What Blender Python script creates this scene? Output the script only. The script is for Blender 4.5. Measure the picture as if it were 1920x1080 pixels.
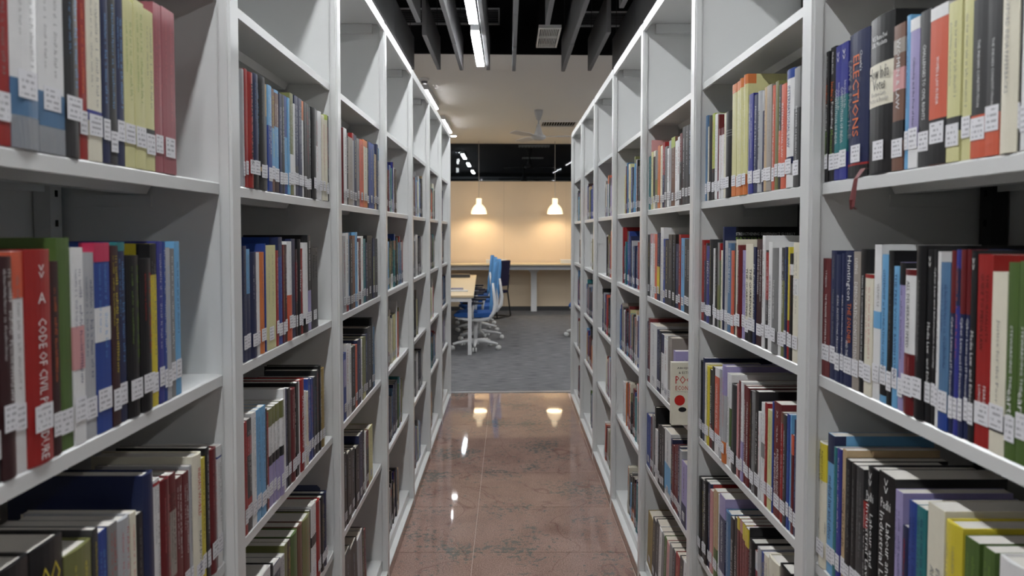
import bpy, bmesh, math, random
from mathutils import Matrix, Vector
random.seed(7)
for o in list(bpy.data.objects): bpy.data.objects.remove(o)
SC = bpy.context.scene
COL = SC.collection
# ---------------------------------------------------------------- camera, world, exposure
EYE = 1.5            # eye height (m)
F = 1450.0           # focal length in pixels of the 1920x1080 frame
CX, CY = 953.0, 435.0  # vanishing point of the aisle
cam = bpy.data.cameras.new('camera'); camo = bpy.data.objects.new('camera', cam); COL.objects.link(camo)
TILT = math.radians(2.4)   # the camera looks slightly down
camo.location = (0, 0, EYE); camo.rotation_euler = (math.pi/2-TILT, 0, 0)
cam.sensor_width = 36; cam.lens = F/1920*36
cam.shift_x = (960-CX)/1920; PY = CY+F*math.tan(TILT); cam.shift_y = -(540-PY)/1920
cam.clip_start = .02; cam.clip_end = 100
cam.dof.use_dof = True; cam.dof.focus_distance = 2.5; cam.dof.aperture_fstop = 5.6
SC.camera = camo
w = bpy.data.worlds.new('world'); SC.world = w; w.use_nodes = True
w.node_tree.nodes['Background'].inputs[0].default_value = (1, .985, .96, 1)
w.node_tree.nodes['Background'].inputs[1].default_value = .08
SC.view_settings.view_transform = 'Standard'; SC.view_settings.look = 'None'
SC.view_settings.gamma = 1; SC.view_settings.use_curve_mapping = False
SC.view_settings.exposure = 0.0
AISLE_LIGHT = 80.0   # emission of the linear lamps over the aisle
ROOM_LIGHT = 74.0
# ---------------------------------------------------------------- helpers
def srgb(c):
    return tuple((v/255/12.92 if v/255 <= .04045 else ((v/255+.055)/1.055)**2.4) for v in c)
MATS = {}
def mat(name, rgb, rough=.5, spec=.5, noise=0, scale=40, emit=0, metal=0, bump=0, coat=0):
    if name in MATS: return MATS[name]
    m = bpy.data.materials.new(name); m.use_nodes = True
    nt = m.node_tree; p = nt.nodes['Principled BSDF']
    col = srgb(rgb)+(1,)
    p.inputs['Base Color'].default_value = col; p.inputs['Roughness'].default_value = rough
    p.inputs['Specular IOR Level'].default_value = spec; p.inputs['Metallic'].default_value = metal
    p.inputs['Coat Weight'].default_value = coat
    if emit:
        p.inputs['Emission Color'].default_value = col; p.inputs['Emission Strength'].default_value = emit
    if noise or bump:
        tc = nt.nodes.new('ShaderNodeTexCoord'); n = nt.nodes.new('ShaderNodeTexNoise')
        n.inputs['Scale'].default_value = scale; n.inputs['Detail'].default_value = 4
        nt.links.new(tc.outputs['Object'], n.inputs['Vector'])
        if noise:
            mx = nt.nodes.new('ShaderNodeMix'); mx.data_type = 'RGBA'
            mx.inputs['A'].default_value = tuple(v*(1-noise) for v in col[:3])+(1,)
            mx.inputs['B'].default_value = tuple(min(1, v*(1+noise)+noise*.01) for v in col[:3])+(1,)
            nt.links.new(n.outputs['Fac'], mx.inputs['Factor']); nt.links.new(mx.outputs['Result'], p.inputs['Base Color'])
        if bump:
            b = nt.nodes.new('ShaderNodeBump'); b.inputs['Strength'].default_value = bump; b.inputs['Distance'].default_value = .002
            nt.links.new(n.outputs['Fac'], b.inputs['Height']); nt.links.new(b.outputs['Normal'], p.inputs['Normal'])
    MATS[name] = m; return m

class MB:
    """collects boxes, tubes, prisms and turned shapes; build() links them as one mesh object"""
    def __init__(s): s.v = []; s.f = []; s.sm = []
    def add(s, vs, fs, smooth=False):
        k = len(s.v); s.v += [tuple(v) for v in vs]; s.f += [tuple(i+k for i in f) for f in fs]; s.sm += [smooth]*len(fs); return s
    def box(s, a, b):
        x0, y0, z0 = a; x1, y1, z1 = b
        return s.add([(x0,y0,z0),(x1,y0,z0),(x1,y1,z0),(x0,y1,z0),(x0,y0,z1),(x1,y0,z1),(x1,y1,z1),(x0,y1,z1)],
              [(0,3,2,1),(4,5,6,7),(0,1,5,4),(1,2,6,5),(2,3,7,6),(3,0,4,7)])
    def prism(s, poly, z0, z1, axis='z', smooth=False):
        n = len(poly)
        def q(p, t):
            return (p[0], p[1], t) if axis == 'z' else ((p[0], t, p[1]) if axis == 'y' else (t, p[0], p[1]))
        vs = [q(p, z0) for p in poly]+[q(p, z1) for p in poly]
        fs = [(i, (i+1) % n, (i+1) % n+n, i+n) for i in range(n)]+[tuple(range(n-1, -1, -1)), tuple(range(n, 2*n))]
        return s.add(vs, fs, smooth)
    def lathe(s, prof, n=20, c=(0,0,0)):
        vs = []; fs = []
        for r, z in prof:
            for i in range(n):
                a = 2*math.pi*i/n; vs.append((c[0]+r*math.cos(a), c[1]+r*math.sin(a), c[2]+z))
        for j in range(len(prof)-1):
            for i in range(n):
                fs.append((j*n+i, j*n+(i+1) % n, (j+1)*n+(i+1) % n, (j+1)*n+i))
        return s.add(vs, fs, True)
    def cyl(s, c, r, h, n=16): return s.lathe([(.0005, 0), (r, 0), (r, h), (.0005, h)], n, c)
    def tube(s, pts, r, n=8, flat=1.0):
        pts = [Vector(p) for p in pts]; vs = []; fs = []
        for i, p in enumerate(pts):
            d = (pts[min(i+1, len(pts)-1)]-pts[max(i-1, 0)]).normalized()
            u = d.cross(Vector((0,1,0)));
            if u.length < .1: u = d.cross(Vector((1,0,0)))
            u.normalize(); v = d.cross(u).normalized()
            rr = r[i] if isinstance(r, (list, tuple)) else r
            for k in range(n):
                a = 2*math.pi*k/n; vs.append(p+u*math.cos(a)*rr+v*math.sin(a)*rr*flat)
        for i in range(len(pts)-1):
            for k in range(n): fs.append((i*n+k, i*n+(k+1) % n, (i+1)*n+(k+1) % n, (i+1)*n+k))
        fs += [tuple(range(n-1, -1, -1)), tuple(range((len(pts)-1)*n, len(pts)*n))]
        return s.add(vs, fs, True)
    def mesh(s, name, bevel=0, seg=2):
        me = bpy.data.meshes.new(name); me.from_pydata(s.v, [], s.f)
        me.polygons.foreach_set('use_smooth', s.sm)
        if bevel or True:
            bm = bmesh.new(); bm.from_mesh(me)
            bmesh.ops.recalc_face_normals(bm, faces=bm.faces)
            if bevel:
                bmesh.ops.bevel(bm, geom=list(bm.edges), offset=bevel, segments=seg, affect='EDGES', clamp_overlap=True)
            bm.to_mesh(me); bm.free()
        me.update(); return me
    def build(s, name, m, parent=None, loc=(0,0,0), rz=0, bevel=0, seg=2):
        return link(name, s.mesh(name, bevel, seg), m, parent, loc, rz)
def link(name, me, m=None, parent=None, loc=(0,0,0), rz=0):
    o = bpy.data.objects.new(name, me); COL.objects.link(o)
    if m is not None and me is not None:
        if len(me.materials) == 0: me.materials.append(m)
        elif me.materials[0] != m:
            o.material_slots[0].link = 'OBJECT'; o.material_slots[0].material = m
    o.parent = parent; o.location = loc; o.rotation_euler = (0,0,rz); return o
def thing(name, label, cat, loc=(0,0,0), rz=0, group=None):
    o = link(name, None, None, None, loc, rz); o.empty_display_size = .05
    return tag(o, label, cat, group)
def tag(o, label=None, cat=None, group=None, kind=None):
    if label: o['label'] = label
    if cat: o['category'] = cat
    if group: o['group'] = group
    if kind: o['kind'] = kind
    return o
def copy_tree(o, parent=None):
    c = o.copy(); COL.objects.link(c); c.parent = parent
    for ch in o.children: copy_tree(ch, c)
    return c
ORD = ['first','second','third','fourth','fifth','sixth','seventh','eighth','ninth','tenth','eleventh','twelfth','thirteenth','fourteenth',
 'fifteenth','sixteenth','seventeenth','eighteenth','nineteenth','twentieth']
def ordinal(n):
    if n <= 20: return ORD[n-1]
    return {2:'twenty-',3:'thirty-'}[n//10]+ORD[n%10-1] if n % 10 else {3:'thirtieth',4:'fortieth'}[n//10]
# ---------------------------------------------------------------- materials
WHITE = mat('white_steel', (212, 213, 212), .28, .5, noise=.02, scale=6)
STEELGREY = mat('grey_steel', (120,122,124), .4, metal=.3)
BLACKSTEEL = mat('black_steel', (24,24,25), .5)
PAPER = mat('page_paper', (206, 203, 196), .8, .2)
STONE = None
def granite():
    m = bpy.data.materials.new('brown_granite'); m.use_nodes = True; nt = m.node_tree; p = nt.nodes['Principled BSDF']; L = nt.links.new
    g = nt.nodes.new('ShaderNodeNewGeometry')
    def noise(sc, det=5, rough=.6, dist=0):
        n = nt.nodes.new('ShaderNodeTexNoise'); n.inputs['Scale'].default_value = sc; n.inputs['Detail'].default_value = det
        n.inputs['Roughness'].default_value = rough; n.inputs['Distortion'].default_value = dist; L(g.outputs['Position'], n.inputs['Vector']); return n
    def ramp(src, a, b, ca, cb):
        r = nt.nodes.new('ShaderNodeValToRGB'); r.color_ramp.elements[0].position = a; r.color_ramp.elements[1].position = b
        r.color_ramp.elements[0].color = ca; r.color_ramp.elements[1].color = cb; L(src, r.inputs[0]); return r
    def mix(fac, a, b):
        x = nt.nodes.new('ShaderNodeMix'); x.data_type = 'RGBA'; L(fac, x.inputs['Factor']); L(a, x.inputs['A'])
        if isinstance(b, tuple): x.inputs['B'].default_value = b
        else: L(b, x.inputs['B'])
        return x.outputs['Result']
    base = ramp(noise(3.2, 6, .65, .6).outputs['Fac'], .3, .72, srgb((124,99,90))+(1,), srgb((172,145,134))+(1,))
    grain = ramp(noise(170, 3).outputs['Fac'], .35, .66, srgb((92,70,64))+(1,), srgb((196,164,150))+(1,))
    x1 = nt.nodes.new('ShaderNodeMix'); x1.data_type = 'RGBA'; x1.inputs['Factor'].default_value = .5
    L(base.outputs[0], x1.inputs['A']); L(grain.outputs[0], x1.inputs['B'])
    fl = noise(34, 4, .75); reg = noise(2.6, 3)
    ad = nt.nodes.new('ShaderNodeMath'); ad.operation = 'MULTIPLY_ADD'; ad.inputs[1].default_value = .75; L(reg.outputs['Fac'], ad.inputs[0]); L(fl.outputs['Fac'], ad.inputs[2])
    fm = ramp(ad.outputs[0], 1.0, 1.06, (0,0,0,1), (.8,.8,.8,1))
    fm.color_ramp.elements[0].position = .95; fm.color_ramp.elements[1].position = 1.0
    c = mix(fm.outputs[0], x1.outputs['Result'], srgb((96,104,100))+(1,))
    # dark red veins
    vn = noise(1.5, 3, .5, 1.2)
    r = ramp(vn.outputs['Fac'], .492, .508, (0,0,0,1), (0,0,0,1)); e = r.color_ramp.elements.new(.5); e.color = (.4,.4,.4,1)
    c = mix(r.outputs[0], c, srgb((98,58,52))+(1,))
    L(c, p.inputs['Base Color']); p.inputs['Roughness'].default_value = .035; p.inputs['Specular IOR Level'].default_value = .34
    return m
STONE = granite()
def carpet_mat():
    m = bpy.data.materials.new('grey_carpet'); m.use_nodes = True; nt = m.node_tree; p = nt.nodes['Principled BSDF']; L = nt.links.new
    g = nt.nodes.new('ShaderNodeNewGeometry'); mp = nt.nodes.new('ShaderNodeMapping'); mp.inputs['Scale'].default_value = (6, 55, 1); L(g.outputs['Position'], mp.inputs[0])
    n = nt.nodes.new('ShaderNodeTexNoise'); n.inputs['Scale'].default_value = 1; n.inputs['Detail'].default_value = 6; L(mp.outputs[0], n.inputs['Vector'])
    r = nt.nodes.new('ShaderNodeValToRGB'); r.color_ramp.elements[0].position = .3; r.color_ramp.elements[1].position = .7
    r.color_ramp.elements[0].color = srgb((74,75,77))+(1,); r.color_ramp.elements[1].color = srgb((136,136,138))+(1,); L(n.outputs['Fac'], r.inputs[0])
    L(r.outputs[0], p.inputs['Base Color']); p.inputs['Roughness'].default_value = .95; p.inputs['Specular IOR Level'].default_value = .1
    return m
CARPET = carpet_mat()
def sticker_mat():
    m = bpy.data.materials.new('call_number_sticker'); m.use_nodes = True; nt = m.node_tree; p = nt.nodes['Principled BSDF']; L = nt.links.new
    tc = nt.nodes.new('ShaderNodeTexCoord'); sp = nt.nodes.new('ShaderNodeSeparateXYZ'); L(tc.outputs['Generated'], sp.inputs[0])
    oi = nt.nodes.new('ShaderNodeObjectInfo')
    def math_(op, a, b=None):
        n = nt.nodes.new('ShaderNodeMath'); n.operation = op
        for i, v in enumerate((a, b)):
            if v is None: continue
            if isinstance(v, (int, float)): n.inputs[i].default_value = v
            else: L(v, n.inputs[i])
        return n.outputs[0]
    row = math_('MULTIPLY', sp.outputs['Z'], 4.2)
    fr = math_('FRACT', row); inrow = math_('MULTIPLY', math_('GREATER_THAN', fr, .38), math_('LESS_THAN', fr, .8))
    inside = math_('MULTIPLY', math_('LESS_THAN', math_('ABSOLUTE', math_('SUBTRACT', sp.outputs['X'], .5)), .36), math_('LESS_THAN', math_('ABSOLUTE', math_('SUBTRACT', sp.outputs['Z'], .5)), .38))
    cb = nt.nodes.new('ShaderNodeCombineXYZ'); L(math_('MULTIPLY', sp.outputs['X'], 11), cb.inputs[0]); L(math_('FLOOR', row), cb.inputs[1]); L(math_('MULTIPLY', oi.outputs['Random'], 90), cb.inputs[2])
    n = nt.nodes.new('ShaderNodeTexWhiteNoise')
    fl = nt.nodes.new('ShaderNodeVectorMath'); fl.operation = 'FLOOR'; L(cb.outputs[0], fl.inputs[0]); L(fl.outputs[0], n.inputs['Vector'])
    ink = math_('MULTIPLY', math_('MULTIPLY', inrow, inside), math_('GREATER_THAN', n.outputs['Value'], .35))
    x = nt.nodes.new('ShaderNodeMix'); x.data_type = 'RGBA'; x.inputs['A'].default_value = srgb((222,222,226))+(1,); x.inputs['B'].default_value = srgb((165,165,170))+(1,)
    L(ink, x.inputs['Factor']); L(x.outputs['Result'], p.inputs['Base Color']); p.inputs['Roughness'].default_value = .5
    return m
STICKER = sticker_mat()
XL, XR = .512, .558          # distance of the bookcase posts from the camera axis
REC = .025                   # shelves sit this far behind the posts
SHELF = [1.947, 1.592, 1.234, .877, .52, .10]   # shelf heights
TOP = 2.37; DEPTH = .30; BAY = .90; POST0 = 1.436; PW = .052
def ZOF(py, Y):   # height of the point seen at image row py at distance Y
    r = (PY-py)/F; return EYE+Y*(r*math.cos(TILT)-math.sin(TILT))/(math.cos(TILT)+r*math.sin(TILT))
def YOF(px, X, z):   # distance of the point seen at image column px, X off the axis, z high
    return (F*X/abs(px-CX)+(z-EYE)*math.sin(TILT))/math.cos(TILT)
def P(x, y, Y):
    z = ZOF(y, Y); d = Y*math.cos(TILT)-(z-EYE)*math.sin(TILT); return ((x-CX)*d/F, Y, z)
# ---------------------------------------------------------------- floors
fl = MB().box((-1.2, -1.6, -.06), (1.2, 7.17, -.004)).build('floor', mat('grout', (190,170,160), .7)); tag(fl, kind='structure')
tile_me = MB().box((.0010, .0017, -.02), (.7190, .5983, 0)).mesh('tile')
for i in range(14):
    for j in range(2):
        link('tile', tile_me, STONE, fl, (-.8835+.72*j, -.035-1.2+.6*i, 0))
SK = math.tan(math.radians(2.0))
def quad_slab(x0, x1, ya, yb, z0, z1): # ends skewed across the aisle
    return MB().prism([(x0, ya+x0*SK), (x1, ya+x1*SK), (x1, yb+x1*SK), (x0, yb+x0*SK)], z0, z1)
tag(quad_slab(-6, 6, 7.21, 14.8, -.06, .0).build('carpet', CARPET), kind='structure')
tag(quad_slab(-1.2, 1.2, 7.17, 7.21, -.05, .006).build('trim_1', mat('aluminium', (200,202,206), .3, metal=.6)), kind='structure')
tag(quad_slab(-6, 6, 14.8, 23, -.06, 0).build('floor_beyond', CARPET), kind='structure')
for s in (-1, 1):
    tag(MB().box((min(s*1.2, s*6), -1.6, -.06), (max(s*1.2, s*6), 7.2, -.004)).build('floor_side', mat('stone_plain', (122,94,84), .2)), kind='structure')
# ---------------------------------------------------------------- ceilings and walls
CEILW = mat('white_ceiling_paint', (238,237,233), .8, .2)
BLACKC = mat('black_ceiling_paint', (26,26,27), .9, .1)
tag(quad_slab(-6, 6, 7.37, 14.72, 3.17, 3.3).build('ceiling', CEILW), kind='structure')
tag(MB().box((-6, -1.6, 3.85), (6, 7.7, 3.95)).build('ceiling_black', BLACKC), kind='structure')
blk = quad_slab(-6, 6, 7.34, 7.369, 3.171, 3.85).build('wall_bulkhead', BLACKC); tag(blk, kind='structure')
WALLP = mat('maple_wall_panel', (224,204,176), .55, .3, noise=.03, scale=3)
wb = quad_slab(-6, 6, 14.76, 14.86, 0, 2.455).build('wall_back', mat('wall_core', (120,108,92), .8)); tag(wb, kind='structure')
xs = [-6, -4.83, -3.66, -2.49, -1.32, -.083, 1.1, 2.27, 3.44, 4.61, 6]
for a, b in zip(xs, xs[1:]):
    quad_slab(a+.001, b-.001, 14.74, 14.765, .08, 2.46).build('wall_panel', WALLP, wb)
tag(quad_slab(-6, 6, 14.715, 14.739, 0, .075).build('baseboard_back', mat('dark_base', (60,60,62), .6)), kind='structure')
FARC = mat('dark_far_ceiling', (88,88,92), .8, .2)
tag(quad_slab(-6, 6, 14.87, 23, 3.17, 3.27).build('ceiling_beyond', FARC), kind='structure')
fw = quad_slab(-6, 6, 22, 22.1, 0, 3.17).build('wall_beyond', mat('far_wall', (34,34,36), .7)); tag(fw, kind='structure')
quad_slab(-.75, 1.75, 21.96, 21.995, 2.86, 2.97).build('pale_panel', mat('far_pale', (196,200,196), .6), fw)
quad_slab(-5.5, 5.5, 21.93, 21.955, 3.0, 3.06).build('duct_strip', mat('far_strip', (120,122,126), .6), fw)
for s, nm in ((-1, 'wall_left'), (1, 'wall_right')):
    tag(MB().box((s*6, 7.0, 0), (s*6.1, 23.3, 3.3)).build(nm, CEILW), kind='structure')
    tag(MB().box((s*6, -1.6, 0), (s*6.1, 7.0, 3.95)).build(nm+'_stacks', mat('stack_wall', (150,150,150), .8)), kind='structure')
def glass_mat():
    m = bpy.data.materials.new('clear_glass'); m.use_nodes = True; nt = m.node_tree; L = nt.links.new
    for n in list(nt.nodes):
        if n.type == 'BSDF_PRINCIPLED': nt.nodes.remove(n)
    t = nt.nodes.new('ShaderNodeBsdfTransparent'); t.inputs[0].default_value = (.75,.78,.8,1); g = nt.nodes.new('ShaderNodeBsdfGlossy'); g.inputs['Roughness'].default_value = .02
    mx = nt.nodes.new('ShaderNodeMixShader'); mx.inputs[0].default_value = .008; L(t.outputs[0], mx.inputs[1]); L(g.outputs[0], mx.inputs[2])
    L(mx.outputs[0], nt.nodes['Material Output'].inputs[0]); return m
wn = quad_slab(-6, 6, 14.80, 14.812, 2.456, 3.17).build('window_1', glass_mat()); tag(wn, kind='structure')
quad_slab(-6, 6, 14.785, 14.83, 2.4555, 2.475).build('window_frame', BLACKSTEEL, wn)
# ---------------------------------------------------------------- bookcases
def make_bookcase(side):
    """one bay in local coords: y=0 near end .. BAY, x=0 at the post front, +x into the case"""
    root = link('bookcase', None)
    y0, y1 = 0.0, BAY-PW     # clear opening; the far post follows
    MB().box((0, y1, .0), (REC-.0005, BAY, TOP)).build('post', WHITE, root, bevel=.005, seg=2)
    MB().box((REC, y1+.006, .058), (REC+DEPTH+.02, BAY-.006, TOP-.0125)).build('side_panel', WHITE, root)
    for a, b in ((y0+.0, .42), (.423, BAY-.001)):
        MB().box((REC+DEPTH+.021, a, .055), (REC+DEPTH+.033, b, TOP-.012)).build('back_panel', WHITE, root)
    su = MB().box((REC+DEPTH-.012, y1-.040, .12), (REC+DEPTH+.018, y1-.004, TOP-.052)).build('slotted_upright', BLACKSTEEL if side > 0 else WHITE, root)
    hm = MB()
    for k in range(40): hm.box((REC+DEPTH-.0135, y1-.026, .16+k*.054), (REC+DEPTH-.0125, y1-.018, .172+k*.054))
    tag(hm.build('slots', mat('slot_dark', (10,10,10), .9), su), kind='stuff')
    MB().box((.0, y0+.0, .002), (.018, y1-.0005, .05)).build('plinth', STONE, root)
    MB().box((.0, y0+.0, .0505), (REC+.03, y1-.0005, .0565)).build('plinth_ledge', WHITE, root)
    for zi, z in enumerate(SHELF):
        m = MB().prism([(REC, z-.022), (REC+.0, z-.003), (REC+.003, z), (REC+DEPTH, z), (REC+DEPTH, z-.02), (REC+DEPTH-.003, z-.02), (REC+DEPTH-.003, z-.004), (REC+.006, z-.004), (REC+.006, z-.022)],
              y0+.0005, y1+.0055, 'y')
        if zi == 5: m.box((REC, y0+.0005, .057), (REC+.006, y1+.0055, z-.0225))
        sh = m.build('shelf', WHITE, root)
        if zi < 5:
            MB().prism([(.145, z-.0045), (.155, z-.022), (.185, z-.022), (.195, z-.0045)], y0+.004, y1-.005, 'y').build('stiffener', WHITE, sh)
            MB().box((.15, y1, z-.045), (.30, y1+.0055, z-.023)).build('shelf_bracket', WHITE, sh)
    tp = MB().box((.001, y0, TOP-.04), (.012, y1-.0005, TOP)).box((.0125, y0, TOP-.012), (REC-.001, y1-.0005, TOP-.001)).box((REC-.0008, y0+.0005, TOP-.012), (REC+DEPTH+.033, BAY-.0005, TOP-.001)).build('top_panel', WHITE, root)
    MB().box((.05, y1-.012, TOP-.05), (.28, y1+.0055, TOP-.013)).build('top_bracket', WHITE, tp)
    return root
BN = ['nearest', 'second', 'third', 'fourth', 'fifth', 'sixth', 'farthest']
for side in (-1, 1):
    proto = None
    for k in range(7):
        r = make_bookcase(side) if proto is None else copy_tree(proto)
        proto = proto or r
        if k == 0 and side < 0:
            for ch in list(r.children_recursive):
                ch.data.transform(Matrix.Scale(-1, 4, (1, 0, 0))); ch.data.flip_normals()
        r.location = (-XL if side < 0 else XR, POST0+PW-BAY+k*BAY, 0)
        sd = 'left' if side < 0 else 'right'
        tag(r, f'white steel bookcase full of books, {BN[k]} of the row on the {sd}', 'bookcase', 'white steel bookcases along the aisle')
# ---------------------------------------------------------------- books
PAL = {'K':((26,26,28),'black'),'C':((58,58,60),'charcoal'),'G':((132,132,132),'grey'),'S':((176,178,182),'silver grey'),'W':((228,228,228),'white'),
'I':((228,222,200),'cream'),'Y':((222,202,44),'yellow'),'P':((214,210,146),'pale yellow'),'L':((176,194,80),'lime green'),'V':((78,106,46),'green'),
'U':((118,120,66),'olive green'),'T':((34,120,126),'teal'),'B':((38,70,156),'blue'),'b':((104,172,222),'light blue'),'N':((32,42,84),'navy blue'),
'D':((50,56,150),'indigo'),'O':((222,120,58),'orange'),'o':((220,92,62),'orange-red'),'R':((168,32,30),'red'),'M':((112,26,30),'maroon'),
'm':((60,30,32),'dark brown'),'r':((168,90,98),'dusty rose'),'k':((214,150,150),'pink'),'A':((160,150,200),'lavender'),'t':((198,168,124),'tan'),
'n':((120,80,62),'brown'),'g':((160,150,140),'taupe'),'s':((80,122,164),'steel blue'),'c':((206,44,86),'crimson'),'u':((164,138,70),'golden brown')}
def _dull(c, sat=.86, val=.97):
    g = .3*c[0]+.59*c[1]+.11*c[2]; return tuple(max(0, min(255, (g+(v-g)*sat)*val)) for v in c)
PAL = {k: (_dull(v[0]), v[1]) for k, v in PAL.items()}
def cm(k): return mat('cover_'+PAL[k][1].replace(' ', '_').replace('-', '_'), PAL[k][0], .36, .45, noise=.06, scale=60)
INKS = {'w':(222,222,222),'k':(24,24,26),'o':(214,110,60),'y':(214,196,70),'r':(190,40,34),'g':(120,150,70),'b':(110,160,210),'n':(40,50,100),'e':(130,130,130),'p':(196,120,120)}
def ink(k): return mat('ink_'+k, INKS[k], .5, .3)
DARK = set('KCNMmRDBnVTUs')
UNIT = MB().box((-.5, -.0002, 0), (.5, 0, 1)).mesh('call_number_label')
# text meshes, normalised to a unit box
TXT = {}
def want(s): TXT.setdefault(s, None)
def make_texts():
    tmp = []
    for s in TXT:
        c = bpy.data.curves.new('t', 'FONT'); c.body = s; c.resolution_u = 1; c.align_x = 'LEFT'
        o = bpy.data.objects.new('t', c); COL.objects.link(o); tmp.append((s, o, c))
    dg = bpy.context.evaluated_depsgraph_get(); dg.update()
    for s, o, c in tmp:
        me = bpy.data.meshes.new_from_object(o.evaluated_get(dg)); me.name = 'title'
        if len(me.vertices):
            xs = [v.co.x for v in me.vertices]; ys = [v.co.y for v in me.vertices]
            x0, x1, y0, y1 = min(xs), max(xs), min(ys), max(ys); asp = (x1-x0)/max(1e-6, y1-y0)
            for v in me.vertices: v.co = ((v.co.x-x0)/(x1-x0), (v.co.y-y0)/(y1-y0)-.5, 0)
        else: asp = 1
        me.materials.clear(); TXT[s] = (me, asp)
    for s, o, c in tmp:
        bpy.data.objects.remove(o); bpy.data.curves.remove(c)
# small illegible print: rows of letter-like strokes in a unit box
MARKS = []
for v in range(6):
    rr = random.Random(v); m = MB(); x = 0
    while x < 1:
        w_ = rr.uniform(.008, .02)
        if rr.random() < .14: x += .03; continue
        hh = rr.choice([.62, .62, 1, .8])
        z0 = -.5
        m.add([(x, z0, 0), (x+w_*.35, z0, 0), (x+w_*.35, z0+hh, 0), (x, z0+hh, 0)], [(0,1,2,3)])
        if rr.random() < .8:
            zz = z0+rr.choice([0, .3, .5])*hh; m.add([(x, zz, 0), (x+w_, zz, 0), (x+w_, zz+.2, 0), (x, zz+.2, 0)], [(0,1,2,3)])
        x += w_+.008
    me = m.mesh('lettering'); MARKS.append(me)
DOWN = Matrix(((0,1,0,0),(0,0,-1,0),(-1,0,0,0),(0,0,0,1)))
UPR = Matrix(((1,0,0,0),(0,0,-1,0),(0,1,0,0),(0,0,0,1)))
def spine_curve(wd, bulge, n=5):
    if bulge <= 0: return [(-wd/2, 0), (wd/2, 0)]
    return [(-wd/2+wd*i/n, -bulge*math.sin(math.pi*i/n)) for i in range(n+1)]
NBOOK = [0]; RIB = {}
def make_book(side, cx, y, z, wd, h, D, spec, label, rng, lean=0.):
    ck = spec['c']; hard = spec.get('hard', wd > .03 and rng.random() < .6)
    t = .0024 if hard else .0009; ov = .003 if hard else .0006; bulge = min(.004, wd*.12) if hard else 0.0006
    cur = spine_curve(wd, bulge, 6 if hard else 3)
    prof = cur+[(wd/2, D), (wd/2-t, D), (wd/2-t, t), (-wd/2+t, t), (-wd/2+t, D), (-wd/2, D)]
    o = MB().prism(prof, 0, h).build('book', cm(ck))
    rz = math.pi/2 if side < 0 else -math.pi/2
    o.location = (side*cx, y, z); o.rotation_euler = (0, lean, rz+rng.uniform(-.006, .006))
    if lean:
        o.location.z += abs(math.sin(lean))*wd/2
    tag(o, label, 'book', spec['group']); NBOOK[0] += 1
    MB().box((-wd/2+t+.0001, .002, ov), (wd/2-t-.0001, D-ov, h-ov)).build('page_block', PAPER, o)
    yf = -bulge-.0003
    for bi, (f0, f1, bc) in enumerate(spec.get('b', ())):
        cc = [(x, yy-.0004) for x, yy in cur]; n = len(cc)
        vs = [(x, yy, f0*h) for x, yy in cc]+[(x, yy, f1*h) for x, yy in cc]
        vs += [(cc[0][0]-.0002, .02, f0*h), (cc[0][0]-.0002, .02, f1*h), (cc[-1][0]+.0002, .02, f0*h), (cc[-1][0]+.0002, .02, f1*h)]
        fs = [(i, i+1, n+i+1, n+i) for i in range(n-1)]+[(2*n, 0, n, 2*n+1), (n-1, 2*n+2, 2*n+3, 2*n-1)]
        MB().add(vs, fs).build('spine_band', cm(bc), o)
    yt = yf-.0006
    for (s, f0, f1, hf, ik, xo, ori) in spec.get('t', ()):
        me, asp = TXT[s]
        if ori == 'v':
            span = (f1-f0)*h; lh = hf*wd
            if span/lh > asp*1.7: span = lh*asp*1.7
            if span/lh < asp*.55: lh = span/(asp*.55)
            M = Matrix.Translation((xo*wd, yt, f1*h)) @ DOWN @ Matrix.Diagonal((span, lh, 1, 1))
        else:
            wd_ = hf*wd; lh = (f1-f0)*h; M = Matrix.Translation((-wd_/2+xo*wd, yt, (f0+f1)/2*h)) @ UPR @ Matrix.Diagonal((wd_, lh, 1, 1))
        q = link('title', me, ink(ik), o); q.matrix_basis = M
    if 't' not in spec and spec.get('m', 1):
        ik = spec.get('i') or ('w' if ck in DARK else 'k')
        if not spec.get('i'): ik = rng.choice('weewyb') if ck in DARK else rng.choice('keenr')
        rows = 1 if wd < .02 else 2; top = rng.uniform(.86, .95)
        q = link('lettering', rng.choice(MARKS), ink(ik), o)
        q.matrix_basis = Matrix.Translation((.0 if rows == 1 else .17*wd, yt, top*h)) @ DOWN @ Matrix.Diagonal(((top-rng.uniform(.3, .42))*h, min(.007, wd*.32), 1, 1))
        if rows == 2:
            q = link('lettering', rng.choice(MARKS), ink(ik), o)
            q.matrix_basis = Matrix.Translation((-.22*wd, yt, top*h)) @ DOWN @ Matrix.Diagonal(((top-rng.uniform(.4, .6))*h, min(.005, wd*.2), 1, 1))
    for (a0, a1, f0, f1, bc) in spec.get('cv', ()):   # printed patch on the near cover
        MB().box((wd/2, a0, f0*h), (wd/2+.0003, a1, f1*h)).build('cover_patch', cm(bc), o)
    for (s, a0, a1, f0, f1, ik) in spec.get('ct', ()):
        q = link('title', TXT[s][0], ink(ik), o)
        q.matrix_basis = Matrix.Translation((wd/2+.0007, a0, (f0+f1)/2*h)) @ Matrix(((0,0,1,0),(1,0,0,0),(0,1,0,0),(0,0,0,1))) @ Matrix.Diagonal((a1-a0, (f1-f0)*h, 1, 1))
    lb = spec.get('l', .024)
    if lb >= 0:
        lw = min(wd-.0008, .034); q = link('call_number_label', UNIT, STICKER, o)
        q.location = (0, yt+.0003, lb+rng.uniform(-.004, .006)); q.scale = (lw, 1, spec.get('lh', .029)+rng.uniform(-.002, .002))
    return o
ROWN = ['empty', 'top', 'second', 'third', 'fourth', 'bottom']
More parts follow.
